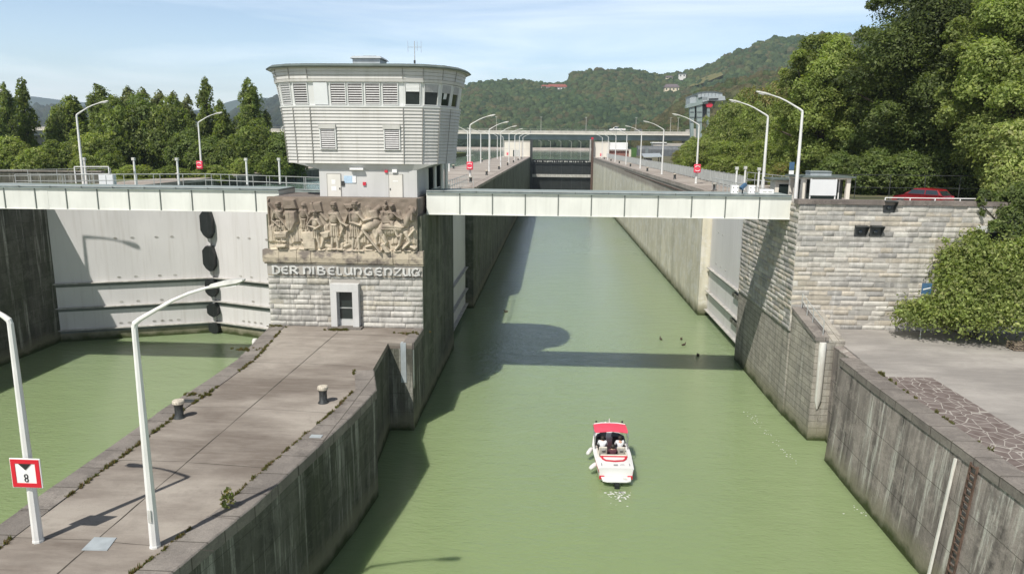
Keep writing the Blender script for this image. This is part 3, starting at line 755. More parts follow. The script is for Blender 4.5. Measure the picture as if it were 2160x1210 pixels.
    person(184, 24, 1.0, 1, True, arm=((204,46),(220,42)), arm2=((176,50),(196,56)), skirt=15)
    poly([(160,12),(196,10),(190,22),(166,24)], .3, 3)
    # oarsman bending over a long oar
    poly([(212,26),(232,22),(236,42),(216,46)], .26, 3)
    ell(218, 56, 20, 13, .46, -.45); ell(206, 62, 10, 8, .5, .2); cap(210, 60, 190, 84, 6, 4, .36); cap(224, 66, 228, 96, 7, 4, .34); cap(228,96,206,102,4,3,.3)
    cap(200, 64, 256, 138, 2.6, 3.4, .62); poly([(236,96),(244,92),(262,118),(250,118)], .6, 1.5)
    # horse with rider moving right
    ell(262, 62, 34, 17, .50, -.08); cap(288, 52, 304, 26, 10, 6.5, .5); ell(306, 26, 5, 10, .54, -.35); cap(304, 28, 303, 44, 4.5, 3.4, .54)
    cap(289, 70, 298, 90, 6, 3.6, .46); cap(298, 90, 284, 104, 3.6, 3, .46); cap(280, 74, 276, 96, 6, 3.6, .38); cap(276,96,268,106,3.6,3,.38)
    cap(238, 70, 248, 92, 8, 4.2, .44); cap(248, 92, 240, 108, 4.2, 3.2, .44); cap(232, 66, 226, 88, 6, 4, .34)
    cap(296, 78, 306, 66, 3.4, 3, .42); cap(300,100,308,104,4,4,.42)
    person(262, 24, .72, 1, True, leg=False, arm=((274,36),(284,42)), skirt=12, h=.58); poly([(236,26),(256,24),(262,52),(240,54)], .40, 3)
    person(248, 12, .4, 1, True, leg=False, h=.3); cap(262, 50, 272, 76, 5.5, 3.6, .58); ell(274, 78, 5, 3, .58)
    poly([(240,52),(292,56),(282,66),(238,66)], .56, 2); groove(240,60,288,62,.9,.08)
    for k in range(5): groove(244+k*8,68,242+k*8.5,78,.8,.08)
    # waves and rocks below
    for k in range(16): cap(6+k*20, 111+2*math.sin(k*1.7), 18+k*20, 110, 3.2, 2.2, .25)
    rs = np.random.RandomState(2)
    Hm = Hm + (np.abs(rs.normal(0, 1, X.shape))*.006)
    nz_ = rs.rand(16, 46); 
    gx = X/W_*44; gy = Y/H_*14; ix = gx.astype(int); iy = gy.astype(int); fx = gx-ix; fy = gy-iy
    nb = (nz_[iy, ix]*(1-fx)+nz_[iy, ix+1]*fx)*(1-fy)+(nz_[iy+1, ix]*(1-fx)+nz_[iy+1, ix+1]*fx)*fy
    Hm = Hm + nb*.07
    bl = Hm.copy()
    bl[1:-1, 1:-1] = (Hm[1:-1, 1:-1]*4+Hm[:-2, 1:-1]+Hm[2:, 1:-1]+Hm[1:-1, :-2]+Hm[1:-1, 2:])/8
    Hm = bl
    Hm[:, :2] = 0; Hm[:2, :] *= .5
    x0, x1 = -18.72, -8.78; z1, z0 = 14.46, 10.98
    V = np.stack([x0+(x1-x0)*X/(W_-1/K), 46.98-Hm*.85, z1-(z1-z0)*Y/(H_-1/K)], -1).reshape(-1, 3)
    # outer border turned back to give the slab its thickness
    i, j = np.meshgrid(np.arange(nx-1), np.arange(nz-1)); k0 = j*nx+i
    Q = np.stack([k0, k0+nx, k0+nx+1, k0+1], -1).reshape(-1, 4)
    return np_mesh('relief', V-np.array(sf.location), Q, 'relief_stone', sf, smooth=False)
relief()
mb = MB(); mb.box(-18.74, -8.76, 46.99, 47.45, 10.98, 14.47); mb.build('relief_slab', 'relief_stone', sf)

# ------------------------------------------------------------------ stone abutment on the right
AX = 15.95; YA = 47.6; AZ = 14.68
ab = thing('stone_abutment', 'tall grey rusticated stone abutment wall with white lime runs facing the lower quay', 'retaining wall', (AX, YA, QZ))
MB().prism([(AX,YA),(40,YA),(40,YA+.5),(16.85,YA+.5),(16.85,60.9),(AX,60.9)], 6.0, AZ-.28).build('backing_wall', 'mortar', ab)
MB().box(AX+.06, 17.8, YA+.1, 61.0, -1, 6.0).build('footing', 'wall_side', ab); MB().box(17.0, 40, YA, YA+.5, 5, 6.0).build('footing', 'mortar', ab)
struct('abutment_ground', MB().box(16.9, 60, YA+.55, 61.2, 5, 13.38), 'far_paving')
SIG = [(1862, 423, 1888, 448), (1801, 475, 1828, 498), (1833, 475, 1860, 498)]
def hole(u0, v0, u1, v1, m=.0):
    a = P(u0, v1, YA); b = P(u1, v0, YA); return (a.x-AX-m, b.x-AX+m, a.z-QZ-m, b.z-QZ+m)
dw = (28.0-AX-.6, 29.2-AX-.6, 0.0+5.0, 6.55)
holes = [hole(*q) for q in SIG]+[dw]
masonry('masonry', (AX, YA, QZ), (1, 0, 0), (0, -1, 0), 20.0, AZ-.28-QZ, ab, 21, (.27, .37), (.6, 1.7), holes, .024, 1.02)
masonry('side_masonry', (AX, 60.9, 6.0), (0, -1, 0), (-1, 0, 0), 60.9-YA, AZ-.28-6.0, ab, 22, (.29, .39), (.6, 1.6), (), .035, .95)
MB().box(AX-.14, 40, YA-.14, YA+.72, AZ-.28, AZ).build('parapet_coping', 'abut_cap', ab)
for i, q in enumerate(SIG):
    a = P(q[0], q[3], YA); b = P(q[2], q[1], YA); cx = (a.x+b.x)/2; cz = (a.z+b.z)/2
    t = thing('signal_lamp', ['black hooded signal lamp high on the stone wall just under its coping', 'black hooded signal lamp on the stone wall, left one of the lower pair', 'black hooded signal lamp on the stone wall, right one of the lower pair'][i], 'signal', (cx, YA, cz), 'hooded signal lamps on the stone abutment')
    mb = MB(); mb.box(a.x, b.x, YA-.06, YA+.02, a.z, b.z); mb.build('housing', 'dark_steel', t)
    mb = MB(); mb.add([(a.x,YA-.06,b.z),(b.x,YA-.06,b.z),(b.x+.05,YA-.42,b.z-.04),(a.x-.05,YA-.42,b.z-.04),(a.x,YA-.06,b.z-.05),(b.x,YA-.06,b.z-.05),(b.x+.05,YA-.42,b.z-.09),(a.x-.05,YA-.42,b.z-.09)], [(0,1,2,3),(7,6,5,4),(3,2,6,7),(0,3,7,4),(1,5,6,2),(0,4,5,1)])
    mb.add([(b.x-.04,YA-.06,b.z-.1),(b.x+.02,YA-.4,b.z-.1),(b.x-.04,YA-.06,a.z),(b.x,YA-.06,b.z-.1),(b.x+.06,YA-.4,b.z-.1),(b.x,YA-.06,a.z)], [(0,2,1),(3,4,5),(0,1,4,3),(1,2,5,4),(0,3,5,2)])
    mb.build('hood', 'dark_steel', t)
    m2 = MB(); rings = []
    for r, y in ((.13,YA-.07),(.13,YA-.13),(.10,YA-.15),(.04,YA-.165)): rings.append([(cx-.02+r*math.cos(2*math.pi*k/14), y, cz-.08+r*math.sin(2*math.pi*k/14)) for k in range(14)])
    m2.loft(rings).build('lens', 'glass', t)
# side doorway with lintel at the far right of the wall
dwy = thing('wall_doorway', 'dark recessed doorway with stone lintel near the ivy at the right end of the stone wall', 'doorway', (28.1, YA, 11.2))
MB().box(27.45, 28.65, YA-.03, YA+.02, 11.2, 12.75).build('opening_dark', 'black_rubber', dwy)  # flat black panel stands for the dark inside the doorway
MB().box(27.1, 29.3, YA-.16, YA-.03, 12.75, 13.15).build('lintel', 'plaster', dwy)
MB().box(28.65, 28.85, YA-.12, YA-.0, 11.2, 12.75).build('jamb', 'plaster', dwy)

def railing(name, label, pts, h=1.1, heights=(1.1, .55), step=2.0, r=.028, mat='rail_paint', group=None, cat='railing', ends=True):
    t = thing(name, label, cat, pts[0], group)
    for hh in heights:
        MB().tube([(p[0], p[1], p[2]+hh) for p in pts], r, 6).build('rail', mat, t)
    for a, b in zip(pts, pts[1:]):
        a = Vector(a); b = Vector(b); n = max(1, int(round((b-a).length/step)))
        for k in range(n+(1 if b == Vector(pts[-1]) else 0)):
            p = a+(b-a)*k/n; MB().tube([p, p+Vector((0, 0, h))], r*1.1, 6).build('post', mat, t)
    return t
railing('handrail', 'short galvanised stair rail at the foot of the stone abutment corner', [(16.5,47.2,7.65),(16.6,45.3,7.1),(16.7,43.7,6.7)], .95, (.95, .5), 1.2, .025)
railing('handrail', 'low white pipe rail on the parapet in front of the red car', [(P(1872,418,YA).x,YA+.3,AZ),(P(2085,418,YA).x,YA+.3,AZ)], .16, (.16,), 1.6, .03, 'rail_white')
# sign post in front of the wall
t = thing('info_sign', 'blue over white notice boards on a post before the stone wall beside the bush', 'sign', (P(1952,620,45.6).x, 45.6, QZ))
x = t.location.x
MB().tube([(x,45.6,QZ),(x,45.6,9.9)], .035, 8).build('post', 'rail_paint', t)
bd = MB().box(x-.30, x+.30, 45.52, 45.56, 9.05, 9.75).build('blue_board', 'sign_blue', t)
MB().loft([[(x-.22,45.515,9.32),(x-.22,45.515,9.38),(x+.22,45.515,9.5),(x+.22,45.515,9.44)],[(x-.22,45.50,9.32),(x-.22,45.50,9.38),(x+.22,45.50,9.5),(x+.22,45.50,9.44)]]).build('stripe', 'sign_white', bd)
MB().box(x-.34, x+.26, 45.52, 45.56, 8.0, 8.42).build('white_board', 'sign_white', t)

# ------------------------------------------------------------------ gate bridges (plate girders in front of the gates)
YB = 49.2
def bridge(name, label, x0, x1, ribs, plates):
    t = thing(name, label, 'footbridge', ((x0+x1)/2, YB, 13.25))
    MB().box(x0, x1, YB, YB+3.2, 13.27, 14.70).build('girder', 'white_steel', t)
    MB().box(x0, x1, YB-.05, YB+3.25, 13.23, 13.27).build('bottom_flange', 'white_steel', t)
    MB().box(x0, x1, YB-.13, YB+3.3, 14.70, 14.735).build('top_flange', 'deck_edge', t)
    MB().box(x0, x1, YB+.05, YB+3.1, 14.735, 14.83).build('deck', 'deck_edge', t)
    MB().box(x0, x1, YB-.01, YB+.05, 14.83, 14.87).build('deck_lip', 'rail_paint', t)
    for x in ribs: MB().box(x-.03, x+.03, YB-.055, YB, 13.27, 14.70).build('stiffener', 'rib_paint', t)
    for x in ribs:
        MB().box(x-1.12, x-1.07, YB-.1, YB-.011, 14.735, 14.86).build('deck_joint', 'rib_paint', t)
    for x in plates: MB().box(x-.28, x+.28, YB-.012, YB, 13.3, 14.68).build('splice_plate', 'white_steel', t)
    return t
bridge('footbridge', 'pale steel girder footbridge spanning the open navigation channel', -8.5, AX, [-6.22+2.23*k for k in range(10)], [P(1130,430,YB).x, P(1437,430,YB).x])
bridge('footbridge', 'pale steel girder footbridge in front of the closed white lock gate', -52, -18.75, [-38.45+2.256*k for k in range(-5, 9)], [P(95,430,YB).x, P(393,430,YB).x])

# ------------------------------------------------------------------ lock gates
def leaf(t, A, B, zb, zt, ledges, holes_rows, thick=.9, flip=1, mat='gate_paint'):
    A = Vector((*A, 0)); B = Vector((*B, 0)); u = (B-A).normalized(); Ln = (B-A).length; n = Vector((u.y, -u.x, 0))*flip
    def q(a, d, z): p = A+u*a+n*d; return (p.x, p.y, z)
    def bx(a0, a1, d0, d1, z0, z1, name, m, par=t):
        mb = MB(); vs = [q(a0,d0,z0),q(a1,d0,z0),q(a1,d1,z0),q(a0,d1,z0),q(a0,d0,z1),q(a1,d0,z1),q(a1,d1,z1),q(a0,d1,z1)]
        mb.add(vs, [(0,3,2,1),(4,5,6,7),(0,1,5,4),(1,2,6,5),(2,3,7,6),(3,0,4,7)])
        o = mb.build(name, m, par); bm = bmesh.new(); bm.from_mesh(o.data); bmesh.ops.recalc_face_normals(bm, faces=bm.faces); bm.to_mesh(o.data); bm.free(); return o
    sk = bx(0, Ln, -thick, 0, zb, zt, 'skin_plate', mat)
    for z in ledges:
        lg = bx(.1, Ln-.05, 0, .34, z-.03, z+.05, 'ledge', 'gate_lip'); bx(.1, Ln-.05, 0, .05, z-.33, z-.03, 'ledge_shadow', 'rib_paint', lg)  # dark strip under each ledge paints its shadow on the gate
    for z, xs in holes_rows:
        for a in xs:
            mb = MB(); rg = []
            for d, s_ in ((.0, 1), (.03, 1), (.03, .7), (.012, .66)):
                rg.append([q(a+.17*s_*math.cos(2*math.pi*k/10), d, z+.085*s_*math.sin(2*math.pi*k/10)) for k in range(10)])
            mb.loft(rg); o = mb.build('drain_rim', 'gate_lip', t)
    return q
lg = thing('lock_gate', 'closed pale grey mitre gate with dark mitre cutouts holding back the left chamber', 'lock gate', (-32, 64, 0))
AP = (-31.95, 66.0)
rows = [(9.35, (5.5,6.9,8.9,10.2)), (5.75, (5.5,6.9,8.9,10.2)), (3.45, (5.5,6.9,8.9)), (1.45, (5.3,6.0,6.7,8.1,8.8,9.5,10.2))]
leaf(lg, (-44.6, 61.3), AP, .75, 13.1, (5.35, 3.1, 1.05), rows)
leaf(lg, AP, (-18.9, 61.3), .75, 13.1, (5.35, 3.1, 1.05), [(z, tuple(13.6-a for a in xs[1:])) for z, xs in rows])
leaf(lg, (-44.6, 61.22), (AP[0], AP[1]-.08), -1, .75, (), (), mat='wall_side'); leaf(lg, (AP[0], AP[1]-.08), (-18.9, 61.22), -1, .75, (), (), mat='wall_side')
MB().box(AP[0]-.12, AP[0]+.12, AP[1]-.32, AP[1]+.3, .4, 13.1).build('mitre_post', 'gate_paint', lg)
for z1, z0, w in ((11.75,9.1,1.18),(8.45,6.0,1.15),(5.35,3.55,1.1),(2.95,1.62,1.05),(1.05,.02,1.0)):
    h = z1-z0; cx = AP[0]+.02; ys = (AP[1]-.75, AP[1]-.2)
    pr = [(-.28*w,z0+.12*h),(.05*w,z0),(.22*w,z0+.02*h),(.5*w,z0+.22*h),(.5*w,z1-.3*h),(.3*w,z1),(-.22*w,z1),(-.5*w,z1-.16*h),(-.5*w,z0+.3*h)]
    mb = MB().loft([[(cx+a*1.0, ys[1], z) for a, z in pr], [(cx+a*.94, ys[0], z0+(z-z0)*.96+.02*h) for a, z in pr]])
    fd = mb.build('fender', 'black_rubber', lg); mb = MB().box(cx+.12*w, cx+.15*w, ys[0]-.02, ys[0]+.01, z0+.15*h, z1-.1*h); mb.build('cutout_seam', 'bollard_dark', fd)  # black block stands for the dark gate cavity seen through a cutout
def open_leaf(label, x, s, led):
    t = thing('lock_gate', label, 'lock gate', (x, 69, 0))
    if s > 0: leaf(t, (x, 77.2), (x, 61.15), .5, 13.0, led, [(9.4,(3,5)),(6.2,(3,5,7))], .6, 1)
    else: leaf(t, (x, 62.6), (x, 78.3), .5, 13.0, led, [], .5, 1)
    return t
t = open_leaf('open white gate leaf folded into its recess in the sunlit right wall', 17.0, 1, (5.3, 2.8, .75))
mb = MB(); mb.box(16.72, 17.02, 61.3, 66.2, 2.1, 2.45); mb.box(16.72, 17.02, 61.3, 66.0, 4.55, 4.9); mb.build('mossy_girder', 'wall_dark', t)
open_leaf('open gate leaf folded into its recess in the shaded left wall of the channel', -9.32, -1, (4.7, 2.3, .6))
# walkway railings of the gates
railing('gate_railing', 'long galvanised walkway railing on top of the closed gate', [(-46.5,61.0,13.95),(-32,66.0,13.95),(-19.6,61.4,13.95)], 1.12, (1.12,.56,.03), 2.0)
railing('gate_railing', 'farther walkway railing behind the closed gate, partly hidden by the nearer one', [(-46,62.2,13.9),(-32,67.2,13.9),(-19.6,62.6,13.9)], 1.1, (1.1,.55), 2.4)
t = thing('gate_walkway', 'grey steel walkway lying along the top of the closed gate', 'walkway', (-32,66,13.5))
mb = MB(); mb.loft([[(-46.5,61.05,13.6),(-46.5,61.05,13.95),(-46.5,62.2,13.95),(-46.5,62.2,13.6)],[(-32,66.05,13.6),(-32,66.05,13.95),(-32,67.2,13.95),(-32,67.2,13.6)],[(-19.6,61.45,13.6),(-19.6,61.45,13.95),(-19.6,62.6,13.95),(-19.6,62.6,13.6)]]); mb.build('deck', 'deck_edge', t)
railing('gate_railing', 'tangle of galvanised railings over the open gate leaf beside the kiosk', [(16.75,60.8,13.6),(16.75,69,13.6),(16.75,77.2,13.6)], 1.15, (1.15,.6), 1.6)
railing('gate_railing', 'second galvanised railing behind the gate leaf near the kiosk', [(17.95,60.8,13.4),(17.95,77.2,13.4),(22,78.0,13.4)], 1.1, (1.1,.55), 1.8)
railing('gate_railing', 'galvanised railings over the shaded gate leaf right of the control tower', [(-9.15,59.5,13.6),(-9.15,70,13.6),(-9.15,78.6,13.6)], 1.15, (1.15,.6), 1.6)
railing('gate_railing', 'railing set back from the shaded gate recess behind the control tower', [(-10.2,57.5,13.35),(-10.2,80,13.35),(-8.6,80.2,13.35)], 1.05, (1.05,.5), 1.8)
railing('handrail', 'white bent pipe rail beside the stairwell behind the control tower base', [(-8.95,55.0,13.4),(-8.95,55.05,13.4),(-6.3-2.2,60.2,13.4)], 1.25, (1.25,.7), 2.5, .05, 'rail_white')
railing('quay_railing', 'thin railing along the far quay of the left chamber below the trees', [(-62,66,13.6),(-52,70,13.6),(-47.2,76,13.6)], 1.5, (1.5,.9,.2), 2.6)
railing('handrail', 'white bent pipe rail on the far side of the closed gate near a lamp post', [(-46.0,68.3,13.9),(-43.4,69.6,13.9)], 1.6, (1.6,.9), 2.6, .05, 'rail_white')
t = thing('control_box', 'light grey control cabinet behind the gate railing on the left', 'cabinet', (-38.6,68.6,13.4)); x = P(230,385,69).x
MB().box(x-.75, x+.65, 68.6, 69.2, 13.35, 14.75).build('case', 'panel_white', t, bevel=.02); MB().box(x-.03, x-.005, 68.57, 68.6, 13.45, 14.7).build('door_gap', 'rib_paint', t)

# ------------------------------------------------------------------ control tower
CX, CY = -12.9, 48.45
half0 = [(3.05,0),(4.2,.25),(5.1,1.0),(5.5,2.15),(5.85,3.5),(5.85,5),(5.3,6.5),(4.2,7.6),(3.05,7.8)]
half1 = [(3.15,-.40),(4.45,-.15),(5.62,.62),(6.32,1.9),(6.62,3.5),(6.62,5),(6.0,6.9),(4.7,8.0),(3.2,8.3)]
full = lambda h: [(-h[0][0], h[0][1])]+h+[(-x, y) for x, y in reversed(h[1:])]
B0, B1 = full(half0), full(half1); TZ0, TZ1 = 16.62, 22.76
def tring(z, off=0.0):
    t = (z-TZ0)/(TZ1-TZ0); f = .45*t+.55*t*t; pts = [Vector((CX+a[0]+(b[0]-a[0])*f, CY+a[1]+(b[1]-a[1])*f)) for a, b in zip(B0, B1)]
    if off:
        n = len(pts); out = []
        for i in range(n):
            e1 = (pts[i]-pts[i-1]).normalized(); e2 = (pts[(i+1) % n]-pts[i]).normalized(); n1 = Vector((e1.y, -e1.x)); n2 = Vector((e2.y, -e2.x))
            m = (n1+n2).normalized(); out.append(pts[i]+m*off/max(.5, m.dot(n1)))
        pts = out
    return [(p.x, p.y, z) for p in pts]
tw = thing('control_tower', 'silver grey slatted control tower with flared oval cabin and thin overhanging roof', 'control tower', (CX, CY, 14.42))
rings = []; nsl = 17; z0, z1 = 16.62, 20.30
for k in range(nsl):
    a = z0+(z1-z0)*k/nsl; b = z0+(z1-z0)*(k+1)/nsl
    rings += [tring(a+.002, -.045), tring(a+.022, .055), tring(b, .0)]
MB().loft(rings).build('lower_cladding', 'cladding', tw)
MB().loft([tring(20.30, .06), tring(20.40, .06)]).build('sill_band', 'window_frame', tw)
MB().loft([tring(20.40, -.10), tring(21.90, -.10)]).build('window_band', 'window_frame', tw)
MB().loft([tring(21.90, .04), tring(22.08, .05)]).build('lintel_band', 'cladding', tw)
rings = []
for k in range(3):
    a = 22.08+.23*k; rings += [tring(a+.002, -.04), tring(a+.02, .05), tring(a+.23, .0)]
MB().loft(rings).build('upper_cladding', 'cladding', tw)
MB().loft([tring(22.77, .12), tring(22.80, .34), tring(22.86, .38), tring(22.90, .34), tring(23.02, .1)]).build('roof', 'roof_metal', tw)
MB().loft([tring(22.765, .02), tring(22.785, .30)]).build('eaves_soffit', 'soffit', tw)
def facet(i, f, z, d):
    a = Vector(tring(z)[i]); b = Vector(tring(z)[(i+1) % 18]); n = Vector((b.y-a.y, -(b.x-a.x), 0)).normalized(); return a+(b-a)*f+n*d
def fbox(mb, i, f0, f1, z0, z1, d0, d1):
    c = [facet(i, f, z, d) for z in (z0, z1) for f, d in ((f0, d0), (f0, d1), (f1, d1), (f1, d0))]
    return mb.add(c, [(0,3,2,1)[::-1],(4,5,6,7)[::-1],(0,1,5,4)[::-1],(1,2,6,5)[::-1],(2,3,7,6)[::-1],(3,0,4,7)[::-1]])
# vertical seams
for i in (16, 17, 0, 1, 2, 3, 4):
    mb = MB()
    a0 = facet(i, 0, 16.64, .075); 
    for z_, z2 in ((16.64, 20.30), (22.09, 22.76)):
        p = [facet(i, 0, z_, .07), facet(i, 0, z2, .07)]; MB().bar(p[0], p[1], .035).build('cover_strip', 'cladding_seam', tw)
def window(i, f0, f1, z0=20.45, z1=21.86, blind='blind_slat', drop=1.0, glassm='dark_glass', d=-.10):
    mb = MB(); fw = .05/((Vector(tring(z0)[i])-Vector(tring(z0)[(i+1) % 18])).length)
    fbox(mb, i, f0, f1, z0, z0+.05, d, d+.09); fbox(mb, i, f0, f1, z1-.05, z1, d, d+.09); fbox(mb, i, f0, f0+fw, z0+.05, z1-.05, d, d+.085); fbox(mb, i, f1-fw, f1, z0+.05, z1-.05, d, d+.085)
    w = mb.build('window', 'window_frame', tw)
    fbox(MB(), i, 0, 0, 0, 0, 0, 0)
    mb = MB(); fbox(mb, i, f0+fw, f1-fw, z0+.05, z1-.05, d, d+.02); mb.build('pane', glassm, w)
    if drop > 0:
        mb = MB(); n = max(3, int((z1-z0)*drop/.152)); zt = z1-.06
        for k in range(n):
            za = zt-k*.15; fbox(mb, i, f0+fw*1.2, f1-fw*1.2, za-.062, za-.050, d+.03, d+.085) if False else None
            A = [facet(i, f, z, dd) for f, z, dd in ((f0+fw*1.2, za, d+.035), (f1-fw*1.2, za, d+.035), (f1-fw*1.2, za-.055, d+.07), (f0+fw*1.2, za-.055, d+.07))]
            mb.add(A+[p+Vector((0, 0, -.012)) for p in A], [(0,1,2,3)[::-1],(7,6,5,4)[::-1],(3,2,6,7),(0,3,7,4),(1,5,6,2),(0,4,5,1)])
        mb.build('blind', blind, w)
    return w
mb = MB(); fbox(mb, 0, .055, .20, 20.45, 21.86, -.10, .0); mb.build('blank_panel', 'panel_white', tw)
window(0, .225, .395, blind='blind_slat', glassm='blind_rust'); window(0, .41, .575, glassm='blind_rust'); window(0, .595, .76, glassm='blind_rust'); window(0, .78, .95, glassm='blind_rust')
window(17, .10, .92, glassm='dark_glass'); window(16, .10, .92, blind='blind_slat', glassm='blind_slat'); window(15, .1, .9, blind='blind_slat', glassm='blind_slat'); window(14, .1, .9)
for i in (1, 2, 3, 4):
    w = window(i, .10, .90, drop=0)
    mb = MB(); fbox(mb, i, .16, .84, 21.30, 21.83, -.06, -.02)
    for k in range(6): fbox(mb, i, .16, .84, 21.33+k*.085, 21.35+k*.085, -.02, -.008)
    mb.build('roller_blind', 'blind_slat' if i > 1 else 'sign_white', w)
for f0, f1 in ((.10, .255), (.80, .955)):
    mb = MB(); fbox(mb, 0, f0-.012, f1+.012, 17.55, 17.60, 0, .13); fbox(mb, 0, f0-.012, f0, 17.6, 18.9, 0, .13); fbox(mb, 0, f1, f1+.012, 17.6, 18.9, 0, .13)
    w = mb.build('window', 'window_frame', tw)
    mb = MB(); fbox(mb, 0, f0, f1, 17.6, 18.9, 0, .06); mb.build('pane', 'blind_rust', w)
    mb = MB()
    for k in range(9):
        za = 18.86-k*.138; A = [facet(0, f, z, dd) for f, z, dd in ((f0+.005, za, .075), (f1-.005, za, .075), (f1-.005, za-.07, .115), (f0+.005, za-.07, .115))]
        mb.add(A+[p+Vector((0, 0, -.01)) for p in A], [(0,1,2,3)[::-1],(7,6,5,4)[::-1],(3,2,6,7),(0,3,7,4),(1,5,6,2),(0,4,5,1)])
    mb.build('blind', 'blind_slat', w)
    mb = MB(); fbox(mb, 0, f0-.02, f1+.012, 18.9, 19.2, 0, .16); mb.build('shutter_box', 'cladding', w)
# base
bxm = MB().prism([(-15.72,48.75),(-9.05,48.75),(-9.05,53.4),(-15.72,53.4)], 14.42, 16.25); bxm.build('base_block', 'plaster', tw)
MB().loft([[(-15.74,48.73,16.25),(-9.03,48.73,16.25),(-9.03,55.5,16.25),(-15.74,55.5,16.25)],[(-17.3,48.55,16.63),(-7.9,48.55,16.63),(-7.9,56,16.63),(-17.3,56,16.63)]]).build('flared_soffit', 'plaster', tw)
for x0, nm in ((P(691,380,48.75).x, 0), (P(821,380,48.75).x, 1)):
    d = MB().box(x0, x0+.90, 48.70, 48.76, 14.42, 15.92).build('door', 'door_paint', tw)
    mb = MB(); mb.box(x0-.04, x0, 48.71, 48.75, 14.42, 15.96); mb.box(x0+.9, x0+.94, 48.71, 48.75, 14.42, 15.96); mb.box(x0, x0+.9, 48.71, 48.75, 15.92, 15.96); mb.build('frame', 'cladding_seam', d)
    MB().box(x0+(.8 if nm == 0 else .04), x0+(.86 if nm == 0 else .1), 48.66, 48.70, 14.9, 15.02).build('handle', 'bollard_dark', d)
    if nm == 0: MB().box(x0+.28, x0+.55, 48.692, 48.70, 15.25, 15.55).build('notice', 'sign_white', d); MB().box(x0+.26, x0+.60, 48.692, 48.70, 14.8, 15.1).build('notice', 'sign_white', d)
    else: MB().box(x0+.25, x0+.6, 48.692, 48.70, 15.45, 15.53).build('notice', 'sign_white', d)
def onwall(u0, v0, u1, v1, name, mat, d=.05, par=tw, y=48.75):
    a = P(u0, v1, y); b = P(u1, v0, y); return MB().box(a.x, b.x, y-d, y-.001, a.z, b.z).build(name, mat, par)
bb = onwall(726, 371, 751, 386, 'notice_board', 'pale_blue', .03)
a = P(744, 386, 48.75); b = P(751, 371, 48.75); MB().box(a.x, b.x, 48.70, 48.72, a.z+.02, b.z-.01).build('notice', 'sign_white', bb)
onwall(740, 354, 768, 358, 'wall_lamp', 'sign_white', .30); onwall(721, 382, 727, 392, 'intercom', 'bollard_dark', .06)
onwall(766, 384, 772, 391, 'alarm_box', 'red_paint', .09); onwall(812, 359, 818, 364, 'alarm_light', 'red_paint', .10); onwall(828, 357, 838, 364, 'floodlight', 'sign_white', .16)
# glazed stair shaft and columns behind the base
MB().box(-16, -10.2, 53.6, 57.5, 13.36, 16.6).build('stair_shaft', 'glass', tw)
for x in (-16, -14, -12, -10.2): MB().box(x-.06, x+.06, 53.52, 53.6, 13.36, 16.6).build('mullion', 'window_frame', tw)
for u, y in ((899, 54.6), (917, 55.2), (932, 56.2), (941, 57.4)):
    MB().cyl((P(u, 370, y).x, y), .14, .14, 13.35, 16.7, 12).build('column', 'window_frame', tw, smooth='auto')
for u, y in ((908, 57.5), (925, 58.5)):
    x = P(u, 370, y).x; MB().box(x-.35, x+.35, y, y+.05, 13.4, 16.7).build('glazing', 'dark_glass', tw)
# roof plant and aerial
pl = thing('roof_plant', 'grey metal ventilation housing on the control tower roof', 'roof unit', (-12.4, 50, 22.95))
mb = MB(); a = P(745, 138, 51); b = P(808, 128, 51)
MB().box(a.x+.1, b.x-.1, 50.5, 52.5, 22.93, 23.62).build('housing', 'steel_plate', pl)
MB().prism([(a.x-.05, 50.35), (b.x+.05, 50.35), (b.x+.05, 52.65), (a.x-.05, 52.65)], 23.62, 23.78, [(a.x+.1, 50.5), (b.x-.1, 50.5), (b.x-.1, 52.5), (a.x+.1, 52.5)]).build('cap', 'steel_plate', pl)
MB().box(a.x+.7, a.x+1.6, 51, 52, 23.78, 23.86).build('hatch', 'steel_plate', pl)
an = thing('aerial', 'thin radio aerial mast with crossed dipoles on the control tower roof', 'aerial', (P(875,135,50.5).x, 50.5, 22.93)); x = an.location.x
MB().tube([(x,50.5,22.9),(x,50.5,24.75)], [.035,.022], 6).build('mast', 'rail_paint', an)
MB().tube([(x-.45,50.5,24.35),(x+.45,50.5,24.35)], .014, 5).build('crossbar', 'rail_paint', an)
for dx, za, zb in ((-.45,24.0,24.75),(.45,24.0,24.75),(.18,24.1,24.7)): MB().tube([(x+dx,50.5,za),(x+dx,50.5,zb)], .012, 5).build('dipole', 'rail_paint', an)
MB().box(x-.06, x+.06, 50.42, 50.5, 23.3, 23.5).build('junction_box', 'dark_steel', an)

